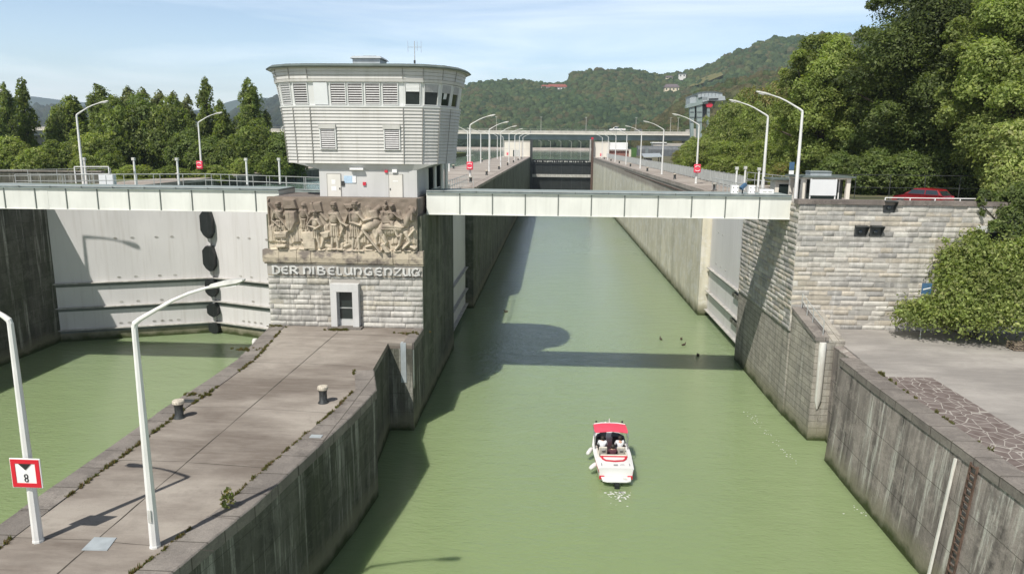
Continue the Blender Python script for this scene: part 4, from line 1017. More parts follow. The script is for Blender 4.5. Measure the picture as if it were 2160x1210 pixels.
# ------------------------------------------------------------------ lamps
def make_lamp(name='lamp_post'):
    t = thing(name, '', 'lamp post')
    prof = [(.165, 0), (.165, .05), (.15, .1), (.085, 7.0)]
    MB().lathe((0, 0, 0), prof, 8).build('pole', 'lamp_paint', t)
    arm = [(0, 0, 6.95), (.03, 0, 7.08), (.18, 0, 7.2), (.7, 0, 7.5), (1.2, 0, 7.78), (1.7, 0, 8.0), (2.2, 0, 8.16), (2.5, 0, 8.24)]
    MB().tube(arm, [.085, .088, .075, .062, .055, .048, .042, .04], 8).build('arm', 'lamp_paint', t)
    mb = MB(); rings = []
    for x, w, h0, h1, z in ((2.3,.05,.04,.05,8.18),(2.36,.08,.05,.08,8.20),(2.75,.13,.08,.09,8.30),(3.15,.16,.09,.08,8.38),(3.32,.12,.05,.04,8.42),(3.36,.06,.02,.02,8.43)):
        rings.append([(x, -w, z-h0*.4), (x, -w*.7, z-h0), (x, w*.7, z-h0), (x, w, z-h0*.4), (x, w*.8, z+h1*.6), (x, w*.3, z+h1), (x, -w*.3, z+h1), (x, -w*.8, z+h1*.6)])
    hd = mb.loft(rings).build('lamp_head', 'lamp_head', t, smooth='auto'); bm = bmesh.new(); bm.from_mesh(hd.data); bmesh.ops.recalc_face_normals(bm, faces=bm.faces); bm.to_mesh(hd.data); bm.free()
    MB().add([(2.8,-.1,8.215),(3.15,-.12,8.285),(3.15,.12,8.285),(2.8,.1,8.215),(2.8,-.1,8.195),(3.15,-.12,8.265),(3.15,.12,8.265),(2.8,.1,8.195)], [(0,1,2,3),(7,6,5,4),(0,4,5,1),(1,5,6,2),(2,6,7,3),(3,7,4,0)]).build('lens', 'sign_white', hd)
    MB().box(-.05, .05, -.163, -.14, .9, 1.3).build('access_door', 'lamp_head', t)
    return t
lp = make_lamp(); first = True
def lamp(x, y, z, rz, label, group, sc=1.0):
    global first
    if first: o = lp; first = False; o.location = (x, y, z); o.rotation_euler = (0, 0, rz); o['label'] = label; o['group'] = group; o.scale = (sc, sc, sc); return o
    return copy_tree(lp, (x, y, z), rz, label, sc, group)
G0 = 'white bent lamp posts'
L0 = lamp(-15.75, 19.75, PL, R(180), 'white lamp post carrying the red and white sign in the left foreground', G0)
L1 = lamp(-11.98, 19.7, PL, 0, 'tall white lamp post in the foreground right of the one with the sign', G0)
side = 'nearest second third fourth fifth sixth seventh eighth ninth tenth'.split()
RL = [(17.75, 54.0), (18.15, 63.8), (17.95, 92.0), (17.85, 120), (17.8, 149), (17.7, 177), (17.6, 206), (17.55, 233), (17.5, 260)]
for k, (x, y) in enumerate(RL):
    lb = ['tallest-looking white lamp post beside the kiosk on the right bank', 'white lamp post on the right bank just left of the kiosk one', 'white lamp post on the right bank carrying a red lifebuoy box'][k] if k < 3 else 'white lamp post on the right quay, %s behind the one with the red box' % side[k-2].replace('nearest', 'first')
    lamp(x, y, 13.4, R(180), lb, G0)
for k, y in enumerate((97, 126, 153.5, 182, 209, 237, 264)):
    lb = 'white lamp post with red lifebuoy box on the island wall, arm over the open channel' if k == 0 else 'white lamp post on the island wall right edge, %s beyond the red box one' % ['', 'first', 'second', 'third', 'fourth', 'fifth', 'sixth'][k]
    lamp(-10.85+.002*(y-97), y, 13.35, 0, lb, G0)
for k, y in enumerate((125, 153, 181, 208, 236, 264)):
    lb = 'white lamp post on the left edge of the island wall, %s from the control tower' % side[k]
    lamp(-17.6, y, 13.35, R(180), lb, G0)
LLp = [(-45.6, 55.2, 0), (-46.3, 69.9, 0), (-46.5, 95.0, 0), (-46.5, 125.0, 0)]
for k, (x, y, a) in enumerate(LLp):
    lb = ['white lamp post at the left picture edge behind the footbridge, only its head showing', 'white lamp post rising behind the gate railing left of the left red box', 'white lamp post with red lifebuoy box on the far left quay', 'white lamp post partly hidden behind the left side of the control tower'][k]
    lamp(x, y, 13.35, 0, lb, G0)
# lifebuoy boxes
def make_buoy():
    t = thing('lifebuoy_box', '', 'lifebuoy box')
    MB().box(-.42, .42, -.17, .13, -.52, .52).build('case', 'pink_red', t, bevel=.09)
    for s_, z in ((1, .16), (-1, -.16)):
        pts = [(.27*math.cos(a), -.185, z*1.0+s_*.14*math.sin(a)) for a in [math.pi*k/8 for k in range(9)]]
        MB().tube(pts, .045, 6).build('ring_mark', 'sign_white', t)
    MB().box(-.1, .1, .13, .2, -.3, .3).build('bracket', 'rust_brown', t)
    return t
bu = make_buoy(); bf = True
for x, y, z, lb in ((17.95, 91.7, 15.25, 'red lifebuoy box on a lamp post of the right quay'), (-10.85, 96.7, 15.15, 'red lifebuoy box on a lamp post of the island wall right of the tower'), (-46.5, 94.6, 14.95, 'red lifebuoy box on a lamp post left of the control tower'), (-15.9, 264, 14.6, 'small red lifebuoy box before the far left gatehouse'), (17.4, 262, 14.6, 'small red lifebuoy box before the far right gatehouse')):
    o = bu if bf else copy_tree(bu); bf = False; o.location = (x, y, z); o['label'] = lb; o['group'] = 'red lifebuoy boxes'
# depth sign on the left foreground lamp
sg = thing('clearance_sign', 'square white sign with red border, black wedge and figure 8 on the foreground lamp post', 'sign', (-15.75, 19.5, 8.1))
a = P(17, 1032, 19.5); b = P(91, 964, 19.5); cx = (a.x+b.x)/2; cz = (a.z+b.z)/2; hs = .475
MB().box(cx-hs, cx+hs, 19.52, 19.56, cz-hs, cz+hs).build('board', 'sign_white', sg, bevel=.012)
mb = MB(); e = hs-.03; w = .13
mb.box(cx-e, cx+e, 19.505, 19.519, cz+e-w, cz+e); mb.box(cx-e, cx+e, 19.505, 19.519, cz-e, cz-e+w); mb.box(cx-e, cx-e+w, 19.5045, 19.5195, cz-e+w, cz+e-w); mb.box(cx+e-w, cx+e, 19.5045, 19.5195, cz-e+w, cz+e-w)
mb.build('border', 'sign_red', sg)
MB().loft([[(cx-.20,19.519,cz+e-w),(cx+.20,19.519,cz+e-w),(cx+.0,19.519,cz+e-w-.2)],[(cx-.20,19.50,cz+e-w),(cx+.20,19.50,cz+e-w),(cx,19.50,cz+e-w-.2)]]).build('wedge', 'sign_black', sg)
pts = []
for k in range(25):
    a = 2*math.pi*k/24; pts.append((cx+.065*math.sin(2*a)*1.0, 19.505, cz-.15+.115*math.cos(a)*1.0))
mb = MB()
for zc in (cz-.085, cz-.205): mb.tube([(cx+.05*math.cos(2*math.pi*k/12), 19.507, zc+.06*math.sin(2*math.pi*k/12)) for k in range(13)], .014, 6)
mb.build('figure_eight', 'sign_black', sg)
MB().bar((cx, 19.57, cz+.3), (-15.75, 19.68, cz+.3), .05).build('clamp', 'rail_paint', sg)

# ------------------------------------------------------------------ bollards, posts, plates
def make_bollard():
    t = thing('mooring_bollard', '', 'bollard')
    MB().lathe((0, 0, 0), [(.26, 0), (.25, .04), (.19, .12), (.18, .5), (.22, .66)], 18).build('shaft', 'bollard_dark', t, smooth='auto')
    MB().lathe((0, 0, 0), [(.225, .655), (.26, .70), (.26, .80), (.23, .84), (.08, .86)], 18).build('cap', 'bollard_cap', t, smooth='auto')
    return t
bo = make_bollard(); bf = True
BL = [(-16.6, 30.1, PL, 'dark bollard with cream cap on the left side of the foreground platform'), (-10.75, 32.5, PL, 'dark bollard with cream cap on the right side of the foreground platform')]
for k, y in enumerate((89, 111, 137, 164, 189, 215, 241)): BL.append((-9.9, y, 13.35, 'small bollard on the right edge of the island wall, %s from the tower' % side[k]))
for k, y in enumerate((110, 138, 166, 195, 222)): BL.append((-18.6, y, 13.35, 'small white-capped bollard on the left edge of the island wall, %s from the tower' % side[k]))
for k, y in enumerate((78.5, 104, 134, 163, 190, 217, 245)): BL.append((17.3, y, 13.4, 'small bollard on the right quay edge, %s from the footbridge' % side[k]))
for k, y in enumerate((90, 112, 128)): BL.append((-47.2, y, 13.35, 'small white-capped bollard on the far left quay, %s from the gate' % side[k]))
for x, y, z, lb in BL:
    o = bo if bf else copy_tree(bo); bf = False; o.location = (x, y, z); o['label'] = lb; o['group'] = 'mooring bollards'
    if y > 60: o.scale = (.9, .9, .9)
def make_post():
    t = thing('camera_post', '', 'post')
    MB().tube([(0, 0, 0), (0, 0, 2.3)], [.13, .11], 10).build('tube', 'lamp_paint', t); MB().box(-.2, .16, -.16, .16, 2.25, 2.5).build('head', 'lamp_head', t, bevel=.03); MB().box(-.22, .22, -.2, .2, 0, .12).build('foot', 'bollard_dark', t)
    return t
po = make_post(); bf = True
for k, (u, y) in enumerate(((181, 72), (285, 74), (376, 75), (521, 77), (590, 79))):
    o = po if bf else copy_tree(po); bf = False; o.location = (P(u, 370, y).x, y, 13.35); o.scale = (.9, .9, 1.18)
    o['label'] = 'short white post with small head behind the gate railing, %s from the left' % ['first', 'second', 'third', 'fourth', 'fifth'][k]; o['group'] = 'short white posts behind the gate'
for k, (u, y) in enumerate(((1553, 68), (1571, 70), (1600, 66))):
    o = copy_tree(po, (P(u, 380, y).x, y, 13.4), None, 'short grey post among the railings left of the kiosk, %s from the left' % ['first', 'second', 'third'][k]); o.scale = (.8, .8, 1.1); o['group'] = 'short posts left of the kiosk'
# cover plate, cream corner posts, small fittings on the platform
cp = tag(MB().prism([PZ(172,1160,PL).to_2d(), PZ(226,1161,PL).to_2d(), PZ(246,1134,PL).to_2d(), PZ(199,1133,PL).to_2d()], PL+.002, PL+.022).build('cover_plate', 'steel_plate', origin=(-13.7, 19.8, PL)), 'square galvanised cover plate lying on the platform between the foreground lamps', 'cover plate')
for x, y, lb in ((-18.6, 43.6, 'white rounded corner fender on the left edge of the platform near the gate'), (-8.62, 43.7, 'white rounded corner fender beside the slot on the right edge of the platform')):
    t = thing('corner_fender', lb, 'fender', (x, y, PL)); s_ = 1 if x > -12 else -1
    MB().lathe((x, y-.2, 0), [(.05, 2.3 if s_ > 0 else 4.4), (.17, 3.0 if s_ > 0 else 4.6), (.18, PL-.1), (.12, PL+.03)], 14).build('pipe', 'fender_white', t, smooth='auto')
    MB().box(x-.62 if s_ > 0 else x+.2, x-.28 if s_ > 0 else x+.62, y-.5, y-.1, 3.2 if s_ > 0 else 5, PL+.02).build('bracket', 'steel_plate', t)
t = thing('corner_fender', 'long white fender plate in the slot of the wall below the stone abutment', 'fender', (16.9, 43.5, 3))
MB().lathe((16.66, 43.46, 0), [(.04, 2.1), (.2, 2.7), (.22, QZ-.1), (.2, QZ+.15)], 14).build('pipe', 'fender_white', t, smooth='auto')
mb = MB(); mb.box(-17.35, -16.95, 31.0, 31.4, PL+.001, PL+.03); mb.box(-17.75, -17.42, 30.8, 31.25, PL+.04, PL+.06)
tag(MB().box(-17.5, -16.9, 31.9, 32.3, PL+.036, PL+.06).build('edge_fitting', 'dark_steel', origin=(-17.2, 32, PL)), 'small dark recessed fitting at the left platform edge behind the bollard', 'fitting')
tag(MB().box(-10.0, -9.5, 28.2, 28.5, PL+.042, PL+.075).build('edge_fitting', 'steel_plate', origin=(-9.8, 28.3, PL)), 'pale ladder grip plate on the right platform coping below the bollard', 'fitting')
# white cases and dome camera on the right footbridge
for k, (u0, v0, u1, v1, lb) in enumerate(((1540,396,1556,411,'white square signal case on the footbridge, left of two'), (1576,396,1591,411,'white square signal case on the footbridge, right of two'))):
    a = P(u0, v1, 50); b = P(u1, v0, 50); t = thing('signal_case', lb, 'signal case', ((a.x+b.x)/2, 50, 14.86), 'white signal cases on the footbridge')
    MB().box(a.x, b.x, 49.7, 50.1, 14.86, 15.42).build('case', 'sign_white', t, bevel=.02)
    for dx, dz in ((.13,.42),(.4,.42),(.13,.14),(.4,.14)): MB().cyl((0, 0), .02, .02, 0, .02, 8) and MB().box(a.x+dx-.025, a.x+dx+.025, 49.68, 49.7, 14.86+dz-.025, 14.86+dz+.025).build('bolt', 'dark_steel', t)
a = P(1600, 411, 49.9); b = P(1630, 402, 49.9); t = thing('light_box', 'long low white light box on the right end of the footbridge', 'light box', ((a.x+b.x)/2, 49.9, 14.86))
MB().box(a.x, b.x, 49.6, 49.95, 14.88, 15.18).build('case', 'sign_white', t, bevel=.02)
for dx in (.18, .55): MB().box(a.x+dx, a.x+dx+.25, 49.58, 49.6, 15.0, 15.06).build('slot', 'lamp_head', t)
t = thing('dome_camera', 'dark blue swivel camera between the two white cases on the footbridge', 'camera', (P(1566,405,50).x, 50, 14.86)); x = t.location.x
MB().tube([(x,50,14.86),(x,50,15.15)], .05, 8).build('stem', 'dark_steel', t); MB().bar((x-.16,49.85,15.2), (x+.2,50.05,15.5), .22).build('body', 'sign_blue', t, bevel=.02)
# kiosk
t = thing('kiosk', 'white framed flat-roofed kiosk with big blank board behind the stone parapet', 'kiosk', (20.9, 56, 13.38))
KX0, KX1 = 18.75, 22.25
mb = MB()
for x, y in ((KX0+.1,55.9),(KX1-.1,55.9),(KX0+.1,58.6),(KX1-.1,58.6)): MB().box(x-.14, x+.14, y-.14, y+.14, 13.38, 15.62).build('column', 'cream_render', t)
MB().box(KX0+.3, KX1-.3, 56.3, 58.5, 13.38, 15.62).build('glazing', 'dark_glass', t)
MB().box(KX0-.05, KX1+.05, 55.75, 58.8, 15.62, 15.75).build('fascia', 'cream_render', t); MB().box(KX0-.3, KX1+.3, 55.5, 59.0, 15.75, 15.86).build('roof', 'roof_metal', t)
MB().box(19.55, 21.1, 56.5, 57.6, 15.86, 16.2).build('roof_vent', 'steel_plate', t); MB().box(19.5, 21.15, 56.45, 57.65, 16.1, 16.16).build('vent_lip', 'roof_metal', t)
for x in (KX0+.45, KX1-.6): MB().box(x-.04, x+.04, 56.24, 56.3, 13.4, 15.6).build('mullion', 'rail_white', t)
t = thing('notice_board', 'large blank white board standing in front of the kiosk', 'board', (20.4, 55.2, 13.38))
a = P(1707, 412, 55.2); b = P(1766, 379, 55.2); MB().box(a.x, b.x, 55.15, 55.2, a.z, b.z).build('board', 'panel_white', t)
for x in (a.x+.05, b.x-.05): MB().box(x-.04, x+.04, 55.2, 55.28, 13.38, b.z+.03).build('leg', 'rail_white', t)
t = thing('kiosk', 'small low shelter half hidden behind the lamp post left of the kiosk', 'kiosk', (18.9, 61.5, 13.38))
MB().box(18.2, 19.7, 60.5, 61.9, 13.4, 15.3).build('walls', 'cream_render', t); MB().box(17.7, 20.1, 60.1, 62.2, 15.35, 15.5).build('roof', 'roof_metal', t); MB().box(18.5, 19.3, 60.46, 60.5, 13.6, 15.0).build('window', 'dark_glass', t)
t = thing('info_sign', 'small blue and white notice fixed high on a post beside the kiosk lamp', 'sign', (P(1670,350,62).x, 62, 13.4)); x = t.location.x
MB().tube([(x,62,13.4),(x,62,16.5)], .04, 6).build('post', 'rail_paint', t); MB().box(x-.2, x+.2, 61.93, 61.97, 16.1, 16.75).build('blue_board', 'sign_blue', t); MB().box(x-.2, x+.2, 61.93, 61.97, 15.6, 16.05).build('white_board', 'sign_white', t)
# long fence on the right quay
t = thing('mesh_fence', 'long galvanised bar fence running along the right quay behind the lamps', 'fence', (20.6, 80, 13.4))
y = 79.0
while y < 278:
    y1 = min(y+2.5, 279); mb = MB(); n = 14 if y < 150 else 7
    MB().box(20.56, 20.64, y-.04, y+.04, 13.4, 14.98).build('post', 'rail_paint', t)
    mb.box(20.58, 20.61, y+.04, y1-.04, 14.85, 14.9); mb.box(20.58, 20.61, y+.04, y1-.04, 13.55, 13.6)
    for k in range(n): yy = y+.1+(y1-y-.2)*(k+.5)/n; mb.box(20.575, 20.615, yy-.017 if n > 10 else yy-.04, yy+.017 if n > 10 else yy+.04, 13.5, 14.9)
    mb.build('bar_panel', 'rail_paint', t); y = y1
    if y >= 279: break
railing('mesh_fence', 'thin wire fence posts near the kiosk at the foot of the embankment', [(22.5,62.6,13.4),(21.6,70,13.4),(20.7,78.8,13.4)], 1.9, (1.9,1.2,.5), 2.2, .03)
railing('wire_fence', 'tall thin dark fence behind the red car under the trees', [(24,66.5,13.4),(48,66.5,13.4)], 2.2, (2.2,1.1,.2), 3.0, .03, 'dark_steel', cat='fence')
# ================================================================== far structures
rnd = random.Random(12)
# upper gate and its guides
ug = thing('upper_gate', 'dark steel lift gate closing the far end of the chamber, with a pale cross beam', 'lock gate', (3.7, 283, 0))
zt = P(1180, 336, 283).z
MB().box(-8.4, 15.7, 283, 284.2, -1, zt-.5).build('skin', 'black_rubber', ug)  # near-black colour takes in both wet steel and the dark of the recess
MB().box(-8.4, 15.7, 282.6, 284.4, zt-1.9, zt-1.75).build('lower_flange', 'bollard_dark', ug); MB().box(-8.4, 15.7, 282.5, 284.5, zt-.5, zt-.1).build('crest', 'bollard_dark', ug)
mb = MB()
for k in range(30):
    x = -7+k*.72+rnd.uniform(-.2, .2); w = rnd.uniform(.1, .5); mb.box(x, x+w, 282.44, 282.5, zt-1.0+rnd.uniform(-.2, .1), zt-.62)
tag(mb.build('drip_mark', 'lamp_head', ug), kind='stuff')
MB().box(-8.4, 15.7, 282.0, 283.0, 5.7, 6.75).build('cross_beam', 'gate_lip', ug)
for k in range(7): x = -8.2+k*3.95; MB().box(x, x+.25, 282.8, 283.0, .2, zt-1.9).build('rib', 'bollard_dark', ug)
t = thing('gate_guide', 'dark steel gate guide tower on the left side of the upper gate', 'gate guide', (-7.8, 281, 13.4))
MB().box(-8.45, -7.5, 280.6, 282.4, 0, 19.9).build('column', 'dark_steel', t)
t = thing('gate_guide', 'grey steel gate guide with red lamp on the right side of the upper gate', 'gate guide', (14.6, 281, 13.4))
MB().box(14.3, 14.7, 281, 284.0, 11.5, 20).build('column', 'gate_lip', t); MB().box(14.9, 15.6, 280.6, 282.4, 0, 19.8).build('guide', 'rust_brown', t); MB().box(14.7, 15.5, 280.8, 281.5, 20.0, 20.8).build('lamp_housing', 'red_paint', t)
# gatehouses
t = thing('gatehouse', 'pale cream gatehouse block at the far left end of the chamber', 'building', (-13.4, 283, 13.35))
MB().box(-18.4, -8.5, 282.5, 291, 13.3, 18.9).build('walls', 'cream_render', t); MB().box(-18.5, -8.4, 282.4, 291.1, 18.9, 19.3).build('parapet', 'bridge_concrete', t)
d = MB().box(-14.2, -12.4, 282.42, 282.5, 13.36, 15.9).build('door', 'lamp_head', t); MB().box(-15.0, -14.3, 282.42, 282.5, 13.36, 15.8).build('window', 'dark_glass', t)
MB().box(-18.4, -8.5, 282.46, 282.5, 16.2, 16.26).build('cornice_line', 'lamp_head', t); MB().bar((-11.6,282.4,13.4), (-11.6,282.4,18.9), .09).build('drain_pipe', 'rust_brown', t)
t = thing('gatehouse', 'cream gatehouse with white panel over red brick at the far right chamber end', 'building', (20, 283, 13.4))
MB().box(15.75, 21.7, 282.5, 291, 13.3, 19.0).build('walls', 'cream_render', t); MB().box(15.7, 21.8, 282.4, 291.1, 19.0, 19.25).build('parapet', 'bridge_concrete', t)
MB().box(21.7, 28.7, 283, 291, 16.3, 19.0).build('white_panel', 'sign_white', t); MB().box(21.7, 29.3, 283.3, 291, 13.3, 16.3).build('brick_base', 'brick_red', t); MB().box(21.7, 29.5, 282.6, 283.3, 15.95, 16.1).build('canopy', 'lamp_head', t)
# road bridge across the upper reach
YBR = 400
br = thing('road_bridge', 'long concrete road bridge on dark girders crossing behind the lock', 'bridge', (0, YBR, 20))
MB().box(-620, 76, YBR, YBR+22, 23.9, 25.35).build('parapet_fascia', 'bridge_concrete', br)
MB().box(-620, 76, YBR-.5, YBR+22.4, 23.35, 23.85).build('deck_edge', 'cream_render', br)
MB().box(-620, 76, YBR+1.5, YBR+20, 20.6, 23.35).build('girder', 'bridge_girder', br)
for x in (-560,-480,-400,-300,-205,-110,-19,29.5,74): MB().box(x-1.6, x+1.6, YBR+3, YBR+18, 8, 20.6).build('pier', 'bridge_concrete', br)
for x in range(-610, 76, 46): MB().box(x, x+.25, YBR-.04, YBR, 23.9, 25.35).build('joint', 'bridge_girder', br)
MB().box(-620, 76, YBR+.3, YBR+.4, 26.05, 26.14).build('handrail', 'gate_lip', br)
for x in range(-120, 76, 4): MB().box(x-.05, x+.05, YBR+.3, YBR+.4, 25.35, 26.05).build('rail_post', 'gate_lip', br)
MB().box(75, 79, YBR-1, YBR+23, 12, 26.9).build('abutment', 'bridge_concrete', br)
for k, u in enumerate((1047, 1141, 1236, 1341, 1414, 1430)):
    t = thing('street_lamp', 'thin mast lamp standing on the road bridge, %s from the left' % side[k].replace('nearest', 'first'), 'street lamp', (P(u, 275, YBR+12).x, YBR+12, 25.3), 'mast lamps on the road bridge')
    x = t.location.x; MB().tube([(x, YBR+12, 25.3), (x, YBR+12, 25.3+7.5)], [.16, .1], 6).build('mast', 'gate_lip', t); MB().box(x-.6, x+.6, YBR+11.8, YBR+12.2, 32.8, 32.95).build('head', 'lamp_head', t)

def make_car(name, label, cat, body, loc, rz, kind='hatch', grp=None):
    t = thing(name, label, cat, (0, 0, 0), grp)
    if kind == 'hatch':
        low = [(-2.0,.35),(-2.02,.75),(-1.95,.95),(1.0,.98),(1.9,.78),(2.02,.55),(2.0,.3)]
        cab = [(-1.85,.95),(-1.45,1.42),(-.3,1.5),(.35,1.44),(1.15,.97)]
    else:
        low = [(-2.6,.45),(-2.6,1.05),(-.4,1.08),(1.2,1.1),(2.4,.95),(2.55,.6),(2.5,.4)]
        cab = [(-.45,1.05),(-.35,1.75),(.7,1.8),(1.5,1.08)]
    MB().loft([[(x, -.86, z) for x, z in low], [(x, -.82+1.64*0, z) for x, z in low]], cap=False)
    mb = MB(); mb.loft([[(x*.985, -.80, z) for x, z in low], [(x, -.87, z) for x, z in low], [(x, .87, z) for x, z in low], [(x*.985, .80, z) for x, z in low]])
    o = mb.build('body', body, t, smooth=False, bevel=.05)
    bm = bmesh.new(); bm.from_mesh(o.data); bmesh.ops.recalc_face_normals(bm, faces=bm.faces); bm.to_mesh(o.data); bm.free()
    mb = MB(); w = lambda z: .80-.22*(z-.95); mb.loft([[(x, -w(z), z) for x, z in cab], [(x, w(z), z) for x, z in cab]])
    o = mb.build('cabin', body, t, bevel=.05)
    bm = bmesh.new(); bm.from_mesh(o.data); bmesh.ops.recalc_face_normals(bm, faces=bm.faces); bm.to_mesh(o.data); bm.free()
    x0, x1 = cab[1][0], cab[-2][0]; zt_ = cab[1][1]-.06
    for s_ in (-1, 1):
        for a, b in ((x0+.02, (x0+x1)/2-.04), ((x0+x1)/2+.04, x1+.25)):
            zl = 1.02; mb = MB(); y0 = s_*(w(zl)+.004); y1 = s_*(w(zt_)+.004)
            q = [(a-.18 if a == x0+.02 else a, y0, zl), (b+(.22 if b > x1 else 0), y0, zl), (b-(.1 if b > x1 else 0), y1, zt_), (a, y1, zt_)]
            mb.add(q+[(p[0], p[1]-s_*.03, p[2]) for p in q], [(0,1,2,3),(7,6,5,4),(0,4,5,1),(1,5,6,2),(2,6,7,3),(3,7,4,0)]); mb.build('side_window', 'glass', t)
    mb = MB(); c = cab; q = [(c[0][0]-.005,-.62,c[0][1]+.06),(c[0][0]-.005,.62,c[0][1]+.06),(c[1][0]-.02,.58,c[1][1]-.04),(c[1][0]-.02,-.58,c[1][1]-.04)]
    mb.add(q+[(p[0]+.03, p[1], p[2]) for p in q], [(0,1,2,3),(7,6,5,4),(0,4,5,1),(1,5,6,2),(2,6,7,3),(3,7,4,0)]); mb.build('rear_window', 'glass', t)
    mb = MB(); q = [(c[-1][0]-.02,-.66,c[-1][1]+.04),(c[-1][0]-.02,.66,c[-1][1]+.04),(c[-2][0]+.05,.58,c[-2][1]-.03),(c[-2][0]+.05,-.58,c[-2][1]-.03)]
    mb.add(q+[(p[0]-.03, p[1], p[2]) for p in q], [(0,1,2,3),(7,6,5,4),(0,4,5,1),(1,5,6,2),(2,6,7,3),(3,7,4,0)]); mb.build('windscreen', 'glass', t)
    for x in (-1.3, 1.3):
        for s_ in (-1, 1):
            rg = [[(x+r*math.cos(2*math.pi*k/16), s_*y, .33+r*math.sin(2*math.pi*k/16)) for k in range(16)] for r, y in ((.30,.70),(.33,.73),(.33,.87),(.28,.89))]
            wh = MB().loft(rg).build('wheel', 'black_rubber', t); rg = [[(x+r*math.cos(2*math.pi*k/10), s_*y, .33+r*math.sin(2*math.pi*k/10)) for k in range(10)] for r, y in ((.19,.88),(.17,.905))]
            MB().loft(rg).build('rim', 'chrome', wh)
    for s_ in (-1, 1):
        MB().box(-2.03, -1.9, s_*.7-.12, s_*.7+.12, .72, .88).build('tail_light', 'red_paint', t); MB().box(1.9, 2.0, s_*.62-.14, s_*.62+.14, .6, .72).build('headlight', 'sign_white', t)
    t.location = loc; t.rotation_euler = (0, 0, rz)
    return t
make_car('parked_car', 'shiny red hatchback parked behind the parapet under the trees', 'car', 'car_red', (P(1946, 415, 60).x, 60, 13.38), R(126))
make_car('pickup_truck', 'white pickup truck crossing the road bridge', 'pickup', 'car_white', (P(1302, 273, YBR+6).x, YBR+6, 25.3), R(180), 'pickup').scale = (1.7, 1.2, 1.45)
make_car('parked_car', 'dark car driving on the road bridge right of the white pickup', 'car', 'shed_grey', (P(1347, 274, YBR+6).x, YBR+6, 25.3), R(180))
# sheds, skip and boat shelter by the bridge on the right
t = thing('boat_shed', 'long dark grey round-topped shed below the right end of the road bridge', 'shed', (50, 330, 13.4))
a = P(1345, 332, 330).x; b = P(1452, 332, 330).x; zt_ = P(1400, 308, 330).z
rg = [[(x, 330+dy, z) for dy, z in ((0,13.3),(-.0,zt_-1.6),(.8,zt_-.4),(2.5,zt_),(6,zt_),(7.5,zt_-1.6),(7.5,13.3))] for x in (a, b)]
MB().loft(rg).build('shell', 'shed_grey', t); MB().box(a+3.2, a+4.6, 329.9, 330, 14.6, 17.0).build('hatch', 'bridge_girder', t)
t = thing('hut', 'low grey flat-roofed hut behind the dark shed under the bridge', 'hut', (62, 345, 13.4)); a = P(1378, 308, 345).x; b = P(1450, 308, 345).x
MB().box(a, b, 345, 352, 13.3, P(1400, 302, 345).z).build('walls', 'bridge_concrete', t); MB().box(a-.6, a+6, 344.5, 352, P(1400, 302, 345).z, P(1400, 300, 345).z).build('roof', 'sign_white', t)
t = thing('skip', 'small green open waste container beside the dark shed', 'container', (34, 300, 13.4)); a = P(1331, 330, 300).x; b = P(1343, 330, 300).x
MB().prism([(a+.2,300),(b-.2,300),(b-.2,303),(a+.2,303)], 13.4, 17.0, [(a,299.8),(b,299.8),(b,303.2),(a,303.2)]).build('body', 'bin_green', t)
t = thing('work_hut', 'small cream site hut left of the green container', 'hut', (31, 300, 13.4)); a = P(1322, 330, 301).x; b = P(1331, 330, 301).x
MB().box(a, b, 301, 304, 13.3, 16.6).build('walls', 'cream_render', t); MB().box(a-.1, b+.1, 300.8, 304.2, 16.6, 16.8).build('roof', 'roof_metal', t)
t = thing('boat_shelter', 'open shelter with grey mono-pitch roof behind the quay fence', 'shelter', (31, 190, 13.4)); a = P(1357, 345, 190).x; b = P(1396, 345, 190).x
for x in (a+.3, b-.3):
    for y in (190.3, 194): MB().box(x-.1, x+.1, y-.1, y+.1, 13.3, 15.1).build('post', 'dark_steel', t)
MB().loft([[(a,189.6,14.95),(b,189.6,15.1),(b,194.6,15.9),(a,194.6,15.75)],[(a,189.6,15.1),(b,189.6,15.25),(b,194.6,16.05),(a,194.6,15.9)]]).build('roof', 'steel_plate', t)
MB().box(a+.6, a+2.2, 190.4, 193, 13.9, 14.7).build('covered_load', 'black_rubber', t)
# gantry crane behind the trees
cr = thing('gantry_crane', 'grey green steel gantry crane with box portal rising above the trees beside the bridge', 'crane', (66, 330, 13.4))
def cb(u0, v0, u1, v1, y0, y1, name, mat='crane_green', par=cr):
    a = P(u0, v1, 330); b = P(u1, v0, 330); return MB().box(a.x, b.x, y0, y1, a.z, b.z).build(name, mat, par)
def xz(pts, y0, y1, name, mat='crane_green', par=cr):
    q = [P(u, v, 330) for u, v in pts]; o = MB().loft([[(p.x, y0, p.z) for p in q], [(p.x, y1, p.z) for p in q]]).build(name, mat, par)
    bm = bmesh.new(); bm.from_mesh(o.data); bmesh.ops.recalc_face_normals(bm, faces=bm.faces); bm.to_mesh(o.data); bm.free(); return o
uh = xz([(1471,197),(1473,195.5),(1490,194),(1505,194.3),(1521,196.5),(1523,198),(1523,203.5),(1480,204.5),(1472,207)], 329, 342, 'upper_house', 'steel_plate')
xz([(1470.5,196),(1474,194.6),(1490,193),(1506,193.3),(1523,196.2),(1523,197),(1506,194.4),(1490,194.1),(1475,195.6),(1470.5,197.2)], 328.6, 342.3, 'roof_edge', 'roof_metal')
lh = xz([(1456,203),(1459,201.5),(1470,201),(1470,218),(1456,221)], 331, 341, 'machine_house', 'steel_plate')
xz([(1455,202.5),(1459,200.8),(1471,200.2),(1471,201.4),(1459,202),(1455,203.6)], 330.6, 341.3, 'roof_edge', 'roof_metal')
xz([(1470,205),(1480,204),(1490,206),(1490,218),(1470,219)], 329.6, 340, 'winch_house')
